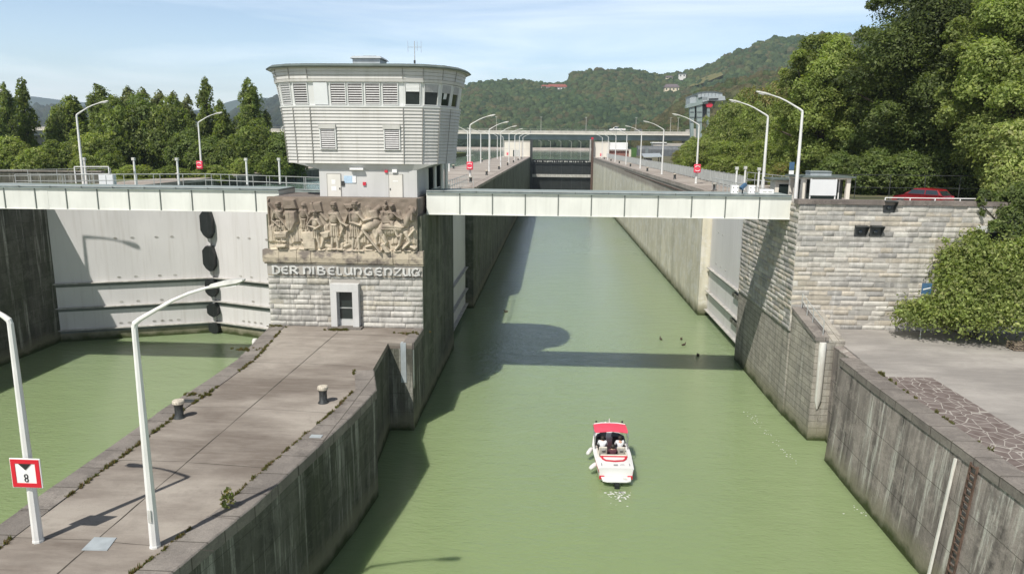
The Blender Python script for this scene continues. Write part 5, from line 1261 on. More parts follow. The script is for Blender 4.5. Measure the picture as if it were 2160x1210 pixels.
xz([(1480,204.6),(1527,203.6),(1528,212),(1514,213),(1492,213),(1480,216)], 328, 336, 'jib_beam', 'steel_plate')
xz([(1493,208.5),(1513,208),(1513,211),(1493,211.5)], 327.8, 328, 'opening_dark', 'black_rubber')  # black plate on the beam stands for the dark of an opening
xz([(1447,223),(1456,218.5),(1492,214),(1492,219),(1481,220),(1460,225.5),(1447,228.5)], 328.8, 333, 'portal_beam')
for a_ in ([(1454,227),(1464.5,225),(1465,240),(1462.5,262),(1463,300),(1457,300),(1456,262)], [(1468.5,223.5),(1481,220.5),(1481,240),(1480,262),(1480,300),(1470,300),(1470,262)], [(1491,219),(1497,219),(1496,262),(1496,300),(1492,300)]):
    lg_ = xz(a_, 329.4, 331.8, 'leg')
    x0_, x1_ = a_[0][0], a_[1][0]
    for v in (236, 247, 257): c = P(x0_+1, v, 330); d = P(x1_-1.5, v, 330); MB().box(c.x, d.x, 329.15, 329.4, c.z-.14, c.z+.14).build('stiffener', 'bridge_girder', lg_)
xz([(1462.5,226),(1469,224),(1469.5,250),(1463.5,252)], 331.9, 332.4, 'shaded_web', 'shed_grey'); xz([(1481,220.5),(1491,219),(1491,240),(1484,250),(1481,250)], 331.9, 332.4, 'shaded_web', 'shed_grey')  # dark grey sheets put the shade between the legs into colour
for k in range(6): q = P(1478+k*7.5, 196, 330); z2 = P(1478+k*7.5, 203.5, 330).z; MB().box(q.x, q.x+.14, 328.86, 329, z2, q.z).build('rib', 'bridge_girder', uh)
for k in range(5): q = P(1481+k*2, 205.5, 330); z2 = P(1481+k*2, 211, 330).z; MB().box(q.x, q.x+.18, 327.85, 328, z2, q.z).build('grille', 'bridge_girder', cr)
xz([(1488,219.5),(1492,217),(1500,217.5),(1503,222),(1499,227),(1490,226.5)], 329, 332, 'cable_drum', 'red_paint'); xz([(1497,213),(1512,213),(1508,222),(1500,220)], 332.2, 335, 'shaded_web', 'shed_grey')  # last sheet: shade under the jib, painted dark grey

# ------------------------------------------------------------------ hills
HILLV = {}
def on_hill(name, u, v):
    "distance of the slope seen at pixel u, v"
    V, us = HILLV[name]; i = int(np.clip(np.searchsorted(us, u), 1, len(us)-1)); best = None
    for j in range(14):
        for k in range(8):
            p = Vector(V[j, i])*(1-k/8)+Vector(V[j+1, i])*(k/8); d = p-CAM; t = d.dot(CC); vv = 605-F_PX*d.dot(CB)/t
            if best is None or abs(vv-v) < best[0]: best = (abs(vv-v), p.y)
    return best[1]
def hill(name, ridge, yr, yf, zf, mat, seed, amp=0.0, nu=160, ns=16, clumps=0, cr_=(4, 7), cols=None, rel='forest', back=.15, lab=None, smax=1.0, smin=0.0, urange=None):
    rs = np.random.RandomState(seed); us = np.linspace(ridge[0][0], ridge[-1][0], nu); vs = np.interp(us, [p[0] for p in ridge], [p[1] for p in ridge])
    nn = np.interp(us, np.linspace(us[0], us[-1], 40), rs.normal(0, 1, 40))
    V = np.zeros((ns+4, nu, 3)); S = list(np.linspace(0, 1, ns))
    for i, (u, v) in enumerate(zip(us, vs)):
        p = P(u, v, yr); dx = p.x/yr
        for j, s_ in enumerate(S+[1.04, 1.12, 1.3, 1.6]):
            y = yf+(yr-yf)*s_ + nn[i]*amp*math.sin(math.pi*min(s_, 1)); 
            if s_ <= 1: z = zf+(p.z-zf)*(s_**.85) + amp*.12*math.sin(9*s_+nn[i]*2+i*.11)*math.sin(math.pi*s_)
            else: z = p.z-(s_-1)*(p.z-zf)*1.2
            V[j, i] = (dx*y, y, z)
    i, j = np.meshgrid(np.arange(nu-1), np.arange(ns+3)); k0 = j*nu+i
    Q = np.stack([k0, k0+1, k0+nu+1, k0+nu], -1).reshape(-1, 4)
    o = tag(np_mesh(name, V.reshape(-1, 3), Q, mat, smooth=True), kind='structure')
    HILLV[name] = (V, us)
    if clumps:
        bm = bmesh.new(); bmesh.ops.create_icosphere(bm, subdivisions=2, radius=1); bv = np.array([v.co[:] for v in bm.verts]); bf_ = np.array([[v.index for v in f.verts] for f in bm.faces]); bm.free()
        fi = rs.uniform(0, nu-1.01, clumps); 
        if urange: lo = (urange[0]-us[0])/(us[-1]-us[0])*(nu-1); hi = (urange[1]-us[0])/(us[-1]-us[0])*(nu-1); fi = rs.uniform(lo, hi, clumps)
        fj = rs.uniform(smin, smax, clumps)**.8*(ns-1)*.999
        i0 = fi.astype(int); j0 = fj.astype(int); a = (fi-i0)[:, None]; b = (fj-j0)[:, None]
        C = (V[j0, i0]*(1-a)+V[j0, i0+1]*a)*(1-b)+(V[j0+1, i0]*(1-a)+V[j0+1, i0+1]*a)*b
        r = rs.uniform(cr_[0], cr_[1], clumps); sc = np.stack([r, r*rs.uniform(.8, 1.1, clumps), r*rs.uniform(.9, 1.45, clumps)], -1)
        dis = 1+rs.uniform(-.24, .24, (6, len(bv))); di = rs.randint(6, size=clumps)
        ang = rs.uniform(0, 6.28, clumps); ca, sa = np.cos(ang), np.sin(ang)
        bb = bv[None]*dis[di][..., None]; bx = bb[..., 0]*ca[:, None]-bb[..., 1]*sa[:, None]; by = bb[..., 0]*sa[:, None]+bb[..., 1]*ca[:, None]
        VV = np.stack([bx, by, bb[..., 2]], -1)*sc[:, None, :]+C[:, None, :]+np.array([0, 0, .35])*sc[:, 2][:, None, None]
        F = (bf_[None]+np.arange(clumps)[:, None, None]*len(bv)).reshape(-1, 3)
        pn = (np.sin(C[:, 0]*.021+C[:, 2]*.05)+np.sin(C[:, 0]*.047+C[:, 1]*.03+2)+rs.normal(0, .9, clumps)); idx = np.clip(((pn+3)/6*len(cols)), 0, len(cols)-1).astype(int)
        T = np.array(cols)[idx]*rs.uniform(.75, 1.25, (clumps, 1))*1.1; T = T*.72+T.mean(1)[:, None]*.26; T = np.repeat(T, len(bf_), axis=0)
        return tag(np_mesh('forest', VV.reshape(-1, 3), F, 'forest', tint=T, smooth=True), label=lab, cat='forest', kind='stuff')
HC = [(.045,.085,.030),(.058,.105,.036),(.070,.120,.036),(.050,.092,.036),(.085,.130,.040),(.110,.135,.040),(.075,.115,.038),(.115,.110,.042),(.068,.110,.038),(.060,.100,.034),(.080,.120,.036)]
hill('far_hills', [(-700,205),(-300,196),(0,209),(65,203),(105,208),(150,214),(250,221),(400,233),(450,229),(480,215),(507,209),(560,206),(600,211),(800,214),(960,205),(985,199),(1020,204),(1100,225)], 5200, 3800, 12, 'far_hill', 3, 60)
hill('mid_hill', [(-700,235),(0,243),(65,236),(130,238),(300,250),(470,258),(510,243),(555,226),(605,213),(700,212),(900,220),(985,216),(1050,240)], 2600, 1500, 12, 'far_hill', 4, 30, clumps=3500, cr_=(12, 20), cols=[(.035,.05,.025),(.045,.06,.028),(.05,.055,.028)], lab='dark wooded slope left of the control tower beyond the near trees')
ridge = [(830,262),(900,240),(940,215),(965,197),(1000,187),(1050,182),(1105,178),(1140,186),(1200,184),(1207,166),(1240,160),(1262,156),(1340,157),(1372,164),(1400,167),(1440,165),(1478,156),(1510,140),(1540,124),(1580,108),(1605,98),(1640,90),(1700,84),(1760,84),(1830,84),(1900,88),(2300,80),(2800,90)]
hill('wooded_hill', ridge, 1350, 930, 14, 'hill_ground', 5, 14, nu=220, clumps=14000, cr_=(4.5, 8.0), cols=HC, lab='broad wooded hillside beyond the far river bank, green with brown autumn patches', urange=(840, 2300))
hill('valley_hill', [(1330,292),(1380,272),(1430,235),(1480,205),(1540,185),(1600,172),(1660,165),(1800,160),(2100,150),(2700,150)], 640, 430, 14, 'hill_ground', 6, 8, nu=120, clumps=4200, cr_=(3.0, 5.5), cols=[(.095,.12,.032),(.115,.12,.04),(.135,.12,.045),(.085,.12,.032),(.07,.105,.03)], lab='olive and brown wooded slope rising right of the road bridge behind the crane', urange=(1340, 2200))
# far shore: bank, promenade lamps and dark trees below the bridge
struct('far_bank', MB().loft([[(-2500,880,10),(1500,880,10),(1500,1100,14),(-2500,1100,14)],[(-2500,893,14.2),(1500,893,14.2),(1500,1100,16),(-2500,1100,16)]]), 'far_paving')
hill('far_shore_slope', [(700,299),(960,296),(1060,300),(1120,294),(1250,293),(1340,296),(1500,290)], 960, 900, 14, 'hill_ground', 8, 3, nu=90, clumps=2600, cr_=(2.5, 5), cols=[(.03,.05,.02),(.04,.065,.024),(.055,.08,.028)], lab='dark belt of bushes and trees along the far river bank under the bridge', urange=(800, 1460))
for k, u in enumerate((1141, 1161, 1183, 1205, 1225)):
    x = P(u, 315, 893).x; t = thing('street_lamp', 'tiny grey lamp on the far river bank seen under the bridge, %s from the left' % side[k].replace('nearest', 'first'), 'street lamp', (x, 893, 14), 'lamps on the far bank')
    MB().tube([(x,893,14),(x,893,21.5)], .22, 5).build('pole', 'gate_lip', t); MB().tube([(x,893,21.5),(x-3.2,893,23)], .18, 5).build('arm', 'gate_lip', t)
# houses on the hill
def house(u0, v0, u1, v1, Y, label, wall='house_white', roof='roof_tile', flat=False, name='house'):
    Y = on_hill('wooded_hill', (u0+u1)/2, v1-1)-52
    a = P(u0, v1, Y); b = P(u1, v0, Y); w = b.x-a.x; h = b.z-a.z; t = thing(name, label, 'house', ((a.x+b.x)/2, Y, a.z-4)); wh = h*(.85 if flat else .55); d = w*.7
    MB().box(a.x, b.x, Y, Y+d, a.z-4, a.z+wh).build('wall', wall, t)
    if flat: MB().box(a.x-.5, b.x+.5, Y-.8, Y+d+.5, a.z+wh, b.z).build('roof', roof, t)
    else: MB().loft([[(a.x-1,Y-1,a.z+wh),(b.x+1,Y-1,a.z+wh),(b.x+1,Y+d+1,a.z+wh),(a.x-1,Y+d+1,a.z+wh)],[(a.x+w*.12,Y+d*.35,b.z),(b.x-w*.12,Y+d*.35,b.z),(b.x-w*.12,Y+d*.65,b.z),(a.x+w*.12,Y+d*.65,b.z)]]).build('roof', roof, t)
    n = max(2, int(w/5))
    for k in range(n):
        x = a.x+w*(k+.5)/n; MB().box(x-w/n*.18, x+w/n*.18, Y-.12, Y, a.z+wh*.35, a.z+wh*.75).build('window', 'dark_glass', t)
house(1152, 177, 1198, 192, 1180, 'large white house with red tiled roof on the skyline of the wooded hill'); house(1142, 179, 1156, 186, 1190, 'small white annex left of the large red roofed house')
house(1402, 177, 1433, 193, 1090, 'cream house with dark slate roof among the hillside trees', 'house_cream', 'roof_slate')
house(1432, 155, 1447, 164, 1320, 'white flat roofed house on the ridge near the meadow', 'house_white', 'roof_metal', True); house(1404, 160, 1419, 167, 1320, 'small pale house on the ridge left of the white flat roofed one', 'house_cream', 'roof_slate')
mm = [PZ(0, 0, 1)]*0
mb = MB(); q = [P(u_, v_, on_hill('wooded_hill', u_, v_)-60) for u_, v_ in ((1452, 184), (1475, 178), (1500, 169), (1526, 158), (1520, 151), (1498, 158), (1468, 170))]
mb.loft([[p-Vector((0, -4, 3)) for p in q], [p for p in q]]); struct('meadow', mb, 'meadow')

# ------------------------------------------------------------------ trees
def leaves(blobs, n, size, cols, seed, per=9, shell=(.72, 1.06), asp=.55, droop=.25, spread=.32):
    rs = np.random.RandomState(seed); B = np.array([[*b[0], b[1], b[2] if len(b) > 2 else b[1]] for b in blobs], float)
    wt = B[:, 3]**2; wt /= wt.sum(); ns = n//per; bi = rs.choice(len(B), ns, p=wt); d = rs.normal(0, 1, (ns, 3)); d /= np.linalg.norm(d, axis=1)[:, None]
    d[:, 2] = np.where(d[:, 2] < -.5, -d[:, 2], d[:, 2])
    rr_ = rs.uniform(shell[0], shell[1], ns)
    C = B[bi, :3]+d*rr_[:, None]*np.stack([B[bi, 3], B[bi, 3], B[bi, 4]], -1)
    c = np.repeat(C, per, 0)+rs.normal(0, spread, (ns*per, 3))*np.repeat(B[bi, 3], per)[:, None]*.42
    dd = np.repeat(d, per, 0); m = len(c)
    nrm = dd*.85+rs.normal(0, .5, (m, 3))+np.array([0, -.1, .35]); nrm /= np.linalg.norm(nrm, axis=1)[:, None]
    t = np.cross(nrm, rs.normal(0, 1, (m, 3))); t /= np.linalg.norm(t, axis=1)[:, None]+1e-9; t[:, 2] -= droop; t /= np.linalg.norm(t, axis=1)[:, None]; b = np.cross(nrm, t)
    s_ = size*rs.uniform(.4, 1.5, m)[:, None]*np.repeat(rs.uniform(.75, 1.25, ns), per)[:, None]
    V = np.stack([c-t*s_*.5, c+b*s_*asp*.5+nrm*s_*.06, c+t*s_*.5, c-b*s_*asp*.5+nrm*s_*.06], 1).reshape(-1, 3)
    Q = np.arange(m*4).reshape(-1, 4)
    cols = np.array(cols); sp = rs.randint(len(cols), size=ns); bl = rs.uniform(.68, 1.28, len(B))
    T = np.repeat(cols[sp]*bl[bi][:, None], per, 0)*rs.uniform(.7, 1.35, (m, 1))*1.9; T = T*.86+T.mean(1)[:, None]*.14
    return V, Q, T
GR = [(.100,.132,.026),(.118,.150,.030),(.086,.114,.024),(.135,.155,.034),(.100,.126,.030)]
GD = [(.062,.090,.022),(.078,.106,.026),(.092,.116,.028),(.064,.084,.026)]
GL_ = [(.135,.165,.042),(.156,.182,.050),(.118,.148,.038),(.172,.182,.064)]
GO = [(.140,.130,.036),(.165,.135,.045),(.120,.125,.032),(.175,.130,.052)]
GP = [(.105,.120,.045),(.122,.134,.055),(.090,.104,.038),(.132,.140,.062)]
def tree(name, label, H, R_, kind, n, size, cols, seed, loc=(0, 0, 0), group=None, trunk_h=.25, bark='bark', cat='tree'):
    rs = random.Random(seed); t = thing(name, label, cat, (0, 0, 0), group); bl = []
    if kind == 'poplar':
        k = 64
        for i in range(k):
            f = i/(k-1); z = H*(.10+.86*f); w = R_*(math.sin(math.pi*min(1, (f*.80+.14)))**.5)*(1-.25*f); a = rs.uniform(0, 6.28); q = w*rs.uniform(.2, .85)
            bl.append(((q*math.cos(a), q*math.sin(a), z), max(.25, w*rs.uniform(.26, .46)), max(.45, w*rs.uniform(.6, 1.0))))
        bl.append(((0, 0, H*.94), R_*.22, 1.1)); bl.append(((R_*.2, 0, H*.86), R_*.3, 1.2)); bl.append(((-R_*.25, .1, H*.80), R_*.32, 1.2))
    elif kind == 'round':
        c = H*(trunk_h+(1-trunk_h)/2); rz_ = H*(1-trunk_h)/2; k = 34
        for i in range(k):
            zf = 1-2*(i+.5)/k; a = i*2.39996+rs.uniform(-.3, .3); rr = math.sqrt(1-zf*zf)*rs.uniform(.55, .82); r = R_*rs.uniform(.24, .42)
            bl.append(((R_*rr*math.cos(a), R_*rr*math.sin(a), c+rz_*zf*rs.uniform(.72, .92)), r, r*rs.uniform(.75, 1.0)))
        bl.append(((0, 0, c), R_*.5, rz_*.6))
        for i in range(30):
            a = rs.uniform(0, 6.28); zf = rs.uniform(-.5, 1); q = math.sqrt(1-zf*zf); r = R_*rs.uniform(.08, .17); e = rs.uniform(.95, 1.12); bl.append(((R_*q*e*math.cos(a), R_*q*e*math.sin(a), c+rz_*zf*e), r, r*.8))
    elif kind == 'bush':
        for i in range(16):
            a = rs.uniform(0, 6.28); q = R_*rs.uniform(0, .7); r = R_*rs.uniform(.28, .45); bl.append(((q*math.cos(a), q*math.sin(a), rs.uniform(.25, .8)*H*(1-.4*q/R_)), r, r*.8))
    V, Q, T = leaves(bl, n, size, cols, seed)
    mb = MB(); tr = .03*H if kind != 'bush' else .05*R_
    mb.tube([(0, 0, -.5), (.1, 0, H*.25), (-.05, .05, H*.55), (0, 0, H*.9)], [tr, tr*.75, tr*.45, tr*.1], 8)
    if kind != 'poplar':
        for b in rs.sample(bl, min(9, len(bl))):
            z = H*rs.uniform(.18, .45); mb.tube([(0, 0, z), tuple(Vector((0, 0, z)).lerp(Vector(b[0]), .5)+Vector((0, 0, -.3))), b[0]], [tr*.5, tr*.3, tr*.08], 6)
    mb.build('trunk', bark, t)
    np_mesh('crown', V, Q, 'leaf', t, T)
    t.location = loc
    return t
# left bank, behind the full chamber
TP = [tree('poplar_tree', '', 15, 2.3, 'poplar', 24000, .27, GR, 31, cat='tree'), tree('poplar_tree', '', 15, 2.0, 'poplar', 20000, .27, GP, 32), tree('poplar_tree', '', 15, 3.0, 'poplar', 30000, .27, GD+GR, 33)]
TB = [tree('broadleaf_tree', '', 8, 4.2, 'round', 20000, .36, GR+GD, 34, trunk_h=.02), tree('broadleaf_tree', '', 8, 4.0, 'round', 19000, .36, GL_+GR, 35, trunk_h=.02), tree('broadleaf_tree', '', 8, 4.2, 'round', 19000, .36, GD, 36, trunk_h=.02)]
used = set()
def place(proto, u, vtop, Y, wpx, zb, label, group=None, sxy=None, rz=None):
    H0, R0 = {0:(15,2.3),1:(15,2.0),2:(15,3.0)}[TP.index(proto)] if proto in TP else (8, 4.1)
    p = P(u, vtop, Y); h = p.z-zb; w = wpx/2/1526*Y
    o = proto if proto.name not in used else copy_tree(proto); used.add(proto.name)
    o.location = (p.x, Y, zb); o.scale = (w/R0, w/R0, h/H0); o.rotation_euler = (0, 0, rz if rz is not None else rnd.uniform(0, 6.28)); o['label'] = label
    if group: o['group'] = group
    return o
GA = 'poplars along the left bank'
for p_, u, v, y, w, lb in ((2, 6, 178, 118, 52, 'poplar cut by the left picture edge'), (0, 44, 166, 122, 54, 'tall poplar second from the left edge, right of the cut one'),
    (0, 152, 203, 128, 70, 'short poplar just left of the first big lamp arm'), (2, 212, 182, 124, 84, 'broad leafy poplar behind the first big lamp arm'),
    (1, 268, 183, 130, 66, 'pale slender poplar right of the first lamp, left of its paler neighbour'), (1, 298, 186, 134, 66, 'pale thin-topped poplar in the middle of the left tree row'),
    (1, 334, 191, 130, 64, 'grey-green poplar in the left row between two pale ones'), (1, 366, 194, 132, 58, 'slim poplar second left of the tall dark spire'),
    (1, 394, 200, 130, 46, 'small slim poplar immediately left of the tall dark spire'), (0, 432, 165, 122, 52, 'tall dark spire-shaped poplar behind the lamp with the red box'),
    (0, 463, 212, 120, 46, 'lower poplar filling the gap between the two tall spires'), (2, 523, 169, 122, 74, 'tall broad spire poplar nearest the control tower'), (1, 560, 232, 124, 40, 'short poplar between the tall broad one and the control tower')):
    place(TP[p_], u, v, y, w, 12.6, lb, GA)
GB = 'round trees and bushes under the left poplars'
for k, (p_, u, v, y, w) in enumerate(((1, 18, 296, 108, 90), (1, 70, 318, 104, 80), (0, 118, 306, 110, 80), (0, 160, 300, 112, 90), (1, 200, 290, 110, 90), (0, 250, 225, 116, 110), (2, 305, 222, 118, 110), (0, 355, 226, 118, 110), (2, 392, 285, 114, 90), (2, 440, 300, 112, 90), (0, 490, 296, 112, 90), (0, 540, 268, 118, 100), (2, 590, 292, 116, 80), (2, 620, 300, 118, 70), (1, 175, 330, 100, 60), (0, 225, 325, 101, 70), (1, 510, 338, 106, 50), (0, 575, 330, 110, 60), (0, 140, 225, 130, 90), (2, 470, 262, 124, 80), (2, -40, 250, 112, 110), (1, 285, 352, 93, 100), (0, 365, 356, 93, 90), (1, 445, 352, 96, 90))):
    place(TB[p_], u, v, y, w, 12.2, 'round bushy tree below the left bank poplars, %s in the row' % (['leftmost','second','third','fourth','fifth','sixth','seventh','eighth','ninth','tenth','eleventh','twelfth','thirteenth','fourteenth','fifteenth','sixteenth','seventeenth','eighteenth','nineteenth','twentieth','outermost','low front left','low front middle','low front right'][k]), GB)
# right bank: embankment bushes and large trees
GC = 'trees on the right embankment'
TE = [tree('broadleaf_tree', '', 8, 4.1, 'round', 38000, .25, GR, 41, trunk_h=.02), tree('broadleaf_tree', '', 8, 4.1, 'round', 38000, .25, GL_+GR, 42, trunk_h=.02), tree('broadleaf_tree', '', 8, 4.1, 'round', 34000, .26, GO+GR, 43, trunk_h=.02)]
places = ((1, 1465, 300, 215, 60), (2, 1440, 318, 190, 40), (1, 1482, 292, 175, 80), (1, 1522, 244, 150, 84), (1, 1560, 212, 135, 100), (0, 1600, 236, 120, 110), (2, 1585, 192, 185, 80), (2, 1640, 182, 180, 110), (1, 1500, 296, 128, 110), (0, 1555, 300, 116, 120), (1, 1610, 300, 104, 120), (0, 1660, 290, 96, 120), (1, 1640, 240, 112, 100), (0, 1455, 330, 150, 60), (1, 1430, 345, 140, 40), (0, 1690, 320, 88, 90), (1, 1530, 330, 105, 90), (0, 1590, 345, 92, 80), (2, 1655, 345, 84, 70), (0, 1700, 240, 100, 90))
for k, (p_, u, v, y, w) in enumerate(places):
    pr = TE[p_]; o = pr if pr.name not in used else copy_tree(pr); used.add(pr.name); p = P(u, v, y); zb = 13.0; h = p.z-zb; ww = w/2/1526*y
    o.location = (p.x, y, zb); o.scale = (ww/4.1, ww/4.1, h/8); o.rotation_euler = (0, 0, rnd.uniform(0, 6.28)); o['group'] = GC
    o['label'] = '%s bushy tree on the right embankment, number %s counting from the road bridge' % (['mid green', 'light green', 'olive brown'][p_], ['one','two','three','four','five','six','seven','eight','nine','ten','eleven','twelve','thirteen','fourteen','fifteen','sixteen','seventeen','eighteen','nineteen','twenty'][k])
t = tree('large_tree', 'tall dome-shaped tree behind the kiosk, left of the largest tree', 18.0, 5.2, 'round', 120000, .27, GR, 51, (P(1740, 200, 86).x, 86, 13.2), trunk_h=.05)
t.scale = (1, 1, (P(1748, 82, 86).z-13.2)/17.6)
t = tree('large_tree', 'largest dark green tree filling the upper right behind the red car', 24.0, 8.5, 'round', 230000, .27, [tuple(c*.80 for c in q) for q in GD+GR[:1]], 52, (P(1978, 200, 78).x, 78, 13.2), trunk_h=.06)
t.scale = (1, 1, (P(1955, -40, 78).z-13.2)/23)
tree('large_tree', 'bright green tree rising along the right picture edge', 19.0, 5.2, 'round', 120000, .26, GR+GL_[:2], 53, (P(2150, 100, 66).x, 66, 13.2), trunk_h=.05)
tree('large_tree', 'dark tree standing between the dome-shaped tree and the largest one', 13.0, 4.6, 'round', 70000, .28, GD, 54, (P(1850, 300, 84).x, 84, 13.2), trunk_h=.02)
tree('large_tree', 'dark tree filling the shade behind the left end of the car', 8.5, 4.6, 'round', 40000, .34, GD, 55, (P(1800, 300, 92).x, 92, 13.2), trunk_h=.02)
tree('large_tree', 'shaded tree behind the fence right of the red car', 8.5, 4.8, 'round', 40000, .34, GD, 56, (P(2050, 300, 80).x, 80, 13.2), trunk_h=.1)
for k, (u, v, y, w) in enumerate(((1770, 330, 77, 90), (1840, 325, 75, 100), (1910, 330, 74, 100), (1985, 322, 73, 110), (2060, 318, 72, 110), (2125, 322, 71, 100), (1880, 300, 88, 140), (2010, 296, 90, 150))):
    p = P(u, v, y); h = p.z-13; ww = w/2/1526*y
    copy_tree(TB[2], (p.x, y, 12.9), rnd.uniform(0, 6.28), 'dark shaded shrub in the undergrowth behind the red car, %s' % ['leftmost', 'second from the left', 'third from the left', 'fourth from the left', 'fifth from the left', 'rightmost', 'left one of the rear pair', 'right one of the rear pair'][k], (ww/4.1, ww/4.1, h/8), 'undergrowth behind the red car')
def blob_plant(name, label, blobs, n, size, cols, seed, base, cat='bush', per=8, spread=.34, stems=6):
    bl = []
    for u, v, r, Y in blobs: p = P(u, v, Y); q = r/1526*Y; bl.append(((p.x, p.y, p.z), q, q*.95))
    rb = random.Random(seed)
    for b in list(bl)*3:
        d = Vector((rb.gauss(0,1), rb.gauss(0,.6)-.3, abs(rb.gauss(0,1))+.1)).normalized(); q = b[1]*rb.uniform(.14,.30); bl.append((tuple(Vector(b[0])+d*b[1]*rb.uniform(.9,1.25)), q, q*1.1))
    t = thing(name, label, cat, base); V, Q, T = leaves(bl, n, size, cols, seed, per=per, spread=spread)
    np_mesh('foliage', V-np.array(base), Q, 'leaf', t, T); mb = MB()
    for b in bl[:stems*2:2] if len(bl) > stems else bl: mb.tube([base, tuple(Vector(base).lerp(Vector(b[0]), .6)), b[0]], [.07, .05, .02], 6)
    mb.build('stems', 'bark', t)
    return t
blob_plant('bush', 'big bright leafy bush sprawling in front of the stone abutment on the right', [(1925,668,30,45.6),(1940,664,22,45.8),(1975,656,30,45.6),(2012,612,26,46),(1975,668,36,45),(2010,585,34,46.2),(2005,545,22,46.6),(2025,640,44,45),(2050,560,40,46),(2055,515,24,46.6),(2075,620,52,45),(2095,560,38,46),(2120,600,50,45.4),(2050,672,42,44.5),(2118,664,48,44.4),(2160,632,60,44.8),(2185,672,36,44.4),(2150,560,46,45.5),(2200,600,70,44.6),(1910,655,14,45.8),(1990,510,10,46.8),(2048,505,9,46.6),(1996,530,8,46.6),(2085,530,9,46.4),(2115,525,10,46)], 50000, .19, GL_+GR, 61, (27, 45.8, QZ), spread=.75, per=14)
blob_plant('ivy', 'dark ivy and twigs hanging over the right end of the stone wall', [(2110,440,28,48.2),(2140,470,36,47.4),(2135,510,30,47.2),(2160,430,40,48),(2085,425,16,48.4),(2170,520,40,47),(2068,428,9,47.4),(2072,450,7,47.4),(2100,480,14,47.3),(2078,412,12,48)], 20000, .20, GD, 62, (30, 47.9, 12), cat='climbing plant')
blob_plant('broadleaf_tree', 'light green low tree leaning in from the right edge above the wall', [(2120,395,32,52),(2150,360,48,52),(2175,310,54,52),(2110,360,20,52),(2190,400,60,51),(2140,415,28,51)], 30000, .24, GL_, 63, (32.6, 52.5, 13.4), cat='tree')
# pallets
t = thing('pallet_stack', 'small stack of weathered wooden pallets at the right edge by the bush', 'pallets', (P(2140,735,44).x, 43.2, QZ)); bx0 = t.location.x
for k in range(3):
    z = QZ+k*.15; dx = rnd.uniform(-.06, .06)
    mb = MB()
    for j in range(3): MB().box(bx0-.6+dx, bx0+.7+dx, 43.0+j*.36, 43.1+j*.36, z+.02, z+.10).build('bearer', 'pallet_wood', t)
    for j in range(6): MB().box(bx0-.6+dx+j*.22, bx0-.48+dx+j*.22, 42.95, 43.9, z+.10, z+.125).build('board', 'pallet_wood', t)
# weeds and tufts
def blades(name, label, pts, n, hgt, col, seed, kind='stuff', parent=None):
    rs = np.random.RandomState(seed); P_ = np.array(pts); V = []; T = []
    idx = rs.randint(len(P_), size=n); c = P_[idx]+np.stack([rs.normal(0, .035, n), rs.normal(0, .035, n), np.zeros(n)], -1)
    a = rs.uniform(0, 6.28, n); h = hgt*rs.uniform(.3, 1.3, n)*(.4+.9*rs.rand(len(P_)))[idx]; w = .012+.012*rs.rand(n); ln = rs.uniform(.1, .6, n)*h
    d = np.stack([np.cos(a), np.sin(a), np.zeros(n)], -1); s_ = np.stack([-np.sin(a), np.cos(a), np.zeros(n)], -1)
    V = np.stack([c-s_*w[:, None], c+s_*w[:, None], c+d*ln[:, None]*.5+np.array([0, 0, 1])*h[:, None]*.7+s_*w[:, None]*.7, c+d*ln[:, None]+np.array([0, 0, 1])*h[:, None]], 1).reshape(-1, 3)
    T = np.array(col)[rs.randint(len(col), size=n)]*rs.uniform(.7, 1.3, (n, 1))
    o = np_mesh(name, V, np.arange(n*4).reshape(-1, 4), 'leaf', tint=T); return tag(o, label, 'weeds', kind=kind)
cl = []
rs = random.Random(9)
for edge, d in ((right_edge[:8], 1.02), (left_edge, .97)):
    pp = resample(edge, .12); oo = offset(pp, d)
    for q in oo:
        g = math.sin(q[1]*1.3+q[0])+math.sin(q[1]*.47+1)
        if g > -.9 and rs.random() < .7: cl.append((q[0]+rs.uniform(-.04, .04), q[1], PL+.01))
for c0, r in (((-18.5, 46.6), .35), ((-14.3, 46.1), .3), ((-13.6, 46.1), .3), ((-9.2, 45.6), .4), ((-18.0, 41.0), .4), ((-17.4, 33.0), .3)):
    for k in range(24): cl.append((c0[0]+rs.gauss(0, r), c0[1]+rs.gauss(0, r*.4), PL+.01))
blades('weeds', 'grass and weeds growing in the joints of the platform', cl, 17000, .11, [(.12,.13,.035),(.16,.13,.06),(.09,.12,.03),(.20,.13,.07)], 71)
blades('weeds', 'small grass tufts along the crazy paving of the right quay', [(17.6+rs.uniform(-.05,.05), 37.6+rs.uniform(-.3,.3), QZ+.01) for _ in range(20)]+[(17.62, 22+rs.random()*15, QZ+.01) for _ in range(20)], 1200, .16, [(.12,.14,.04),(.16,.14,.06)], 72)
t = thing('weed', 'tall leafy weed growing from the right coping joint beside the foreground lamp', 'weed', (-10.75, 22.1, PL))
mb = MB()
for k in range(7): a = rs.uniform(0, 6.28); h = rs.uniform(.35, .8); mb.tube([(-10.75, 22.1, PL), (-10.75+.12*math.cos(a), 22.1+.12*math.sin(a), PL+h*.6), (-10.75+.2*math.cos(a), 22.1+.2*math.sin(a), PL+h)], .008, 4)
mb.build('stems', 'bark_pale', t)
V, Q, T = leaves([((-10.75, 22.1, PL+.3), .22, .3), ((-10.7, 22.05, PL+.6), .14, .25)], 420, .09, GL_+GO, 73, per=4); np_mesh('foliage', V-np.array(t.location), Q, 'leaf', t, T)

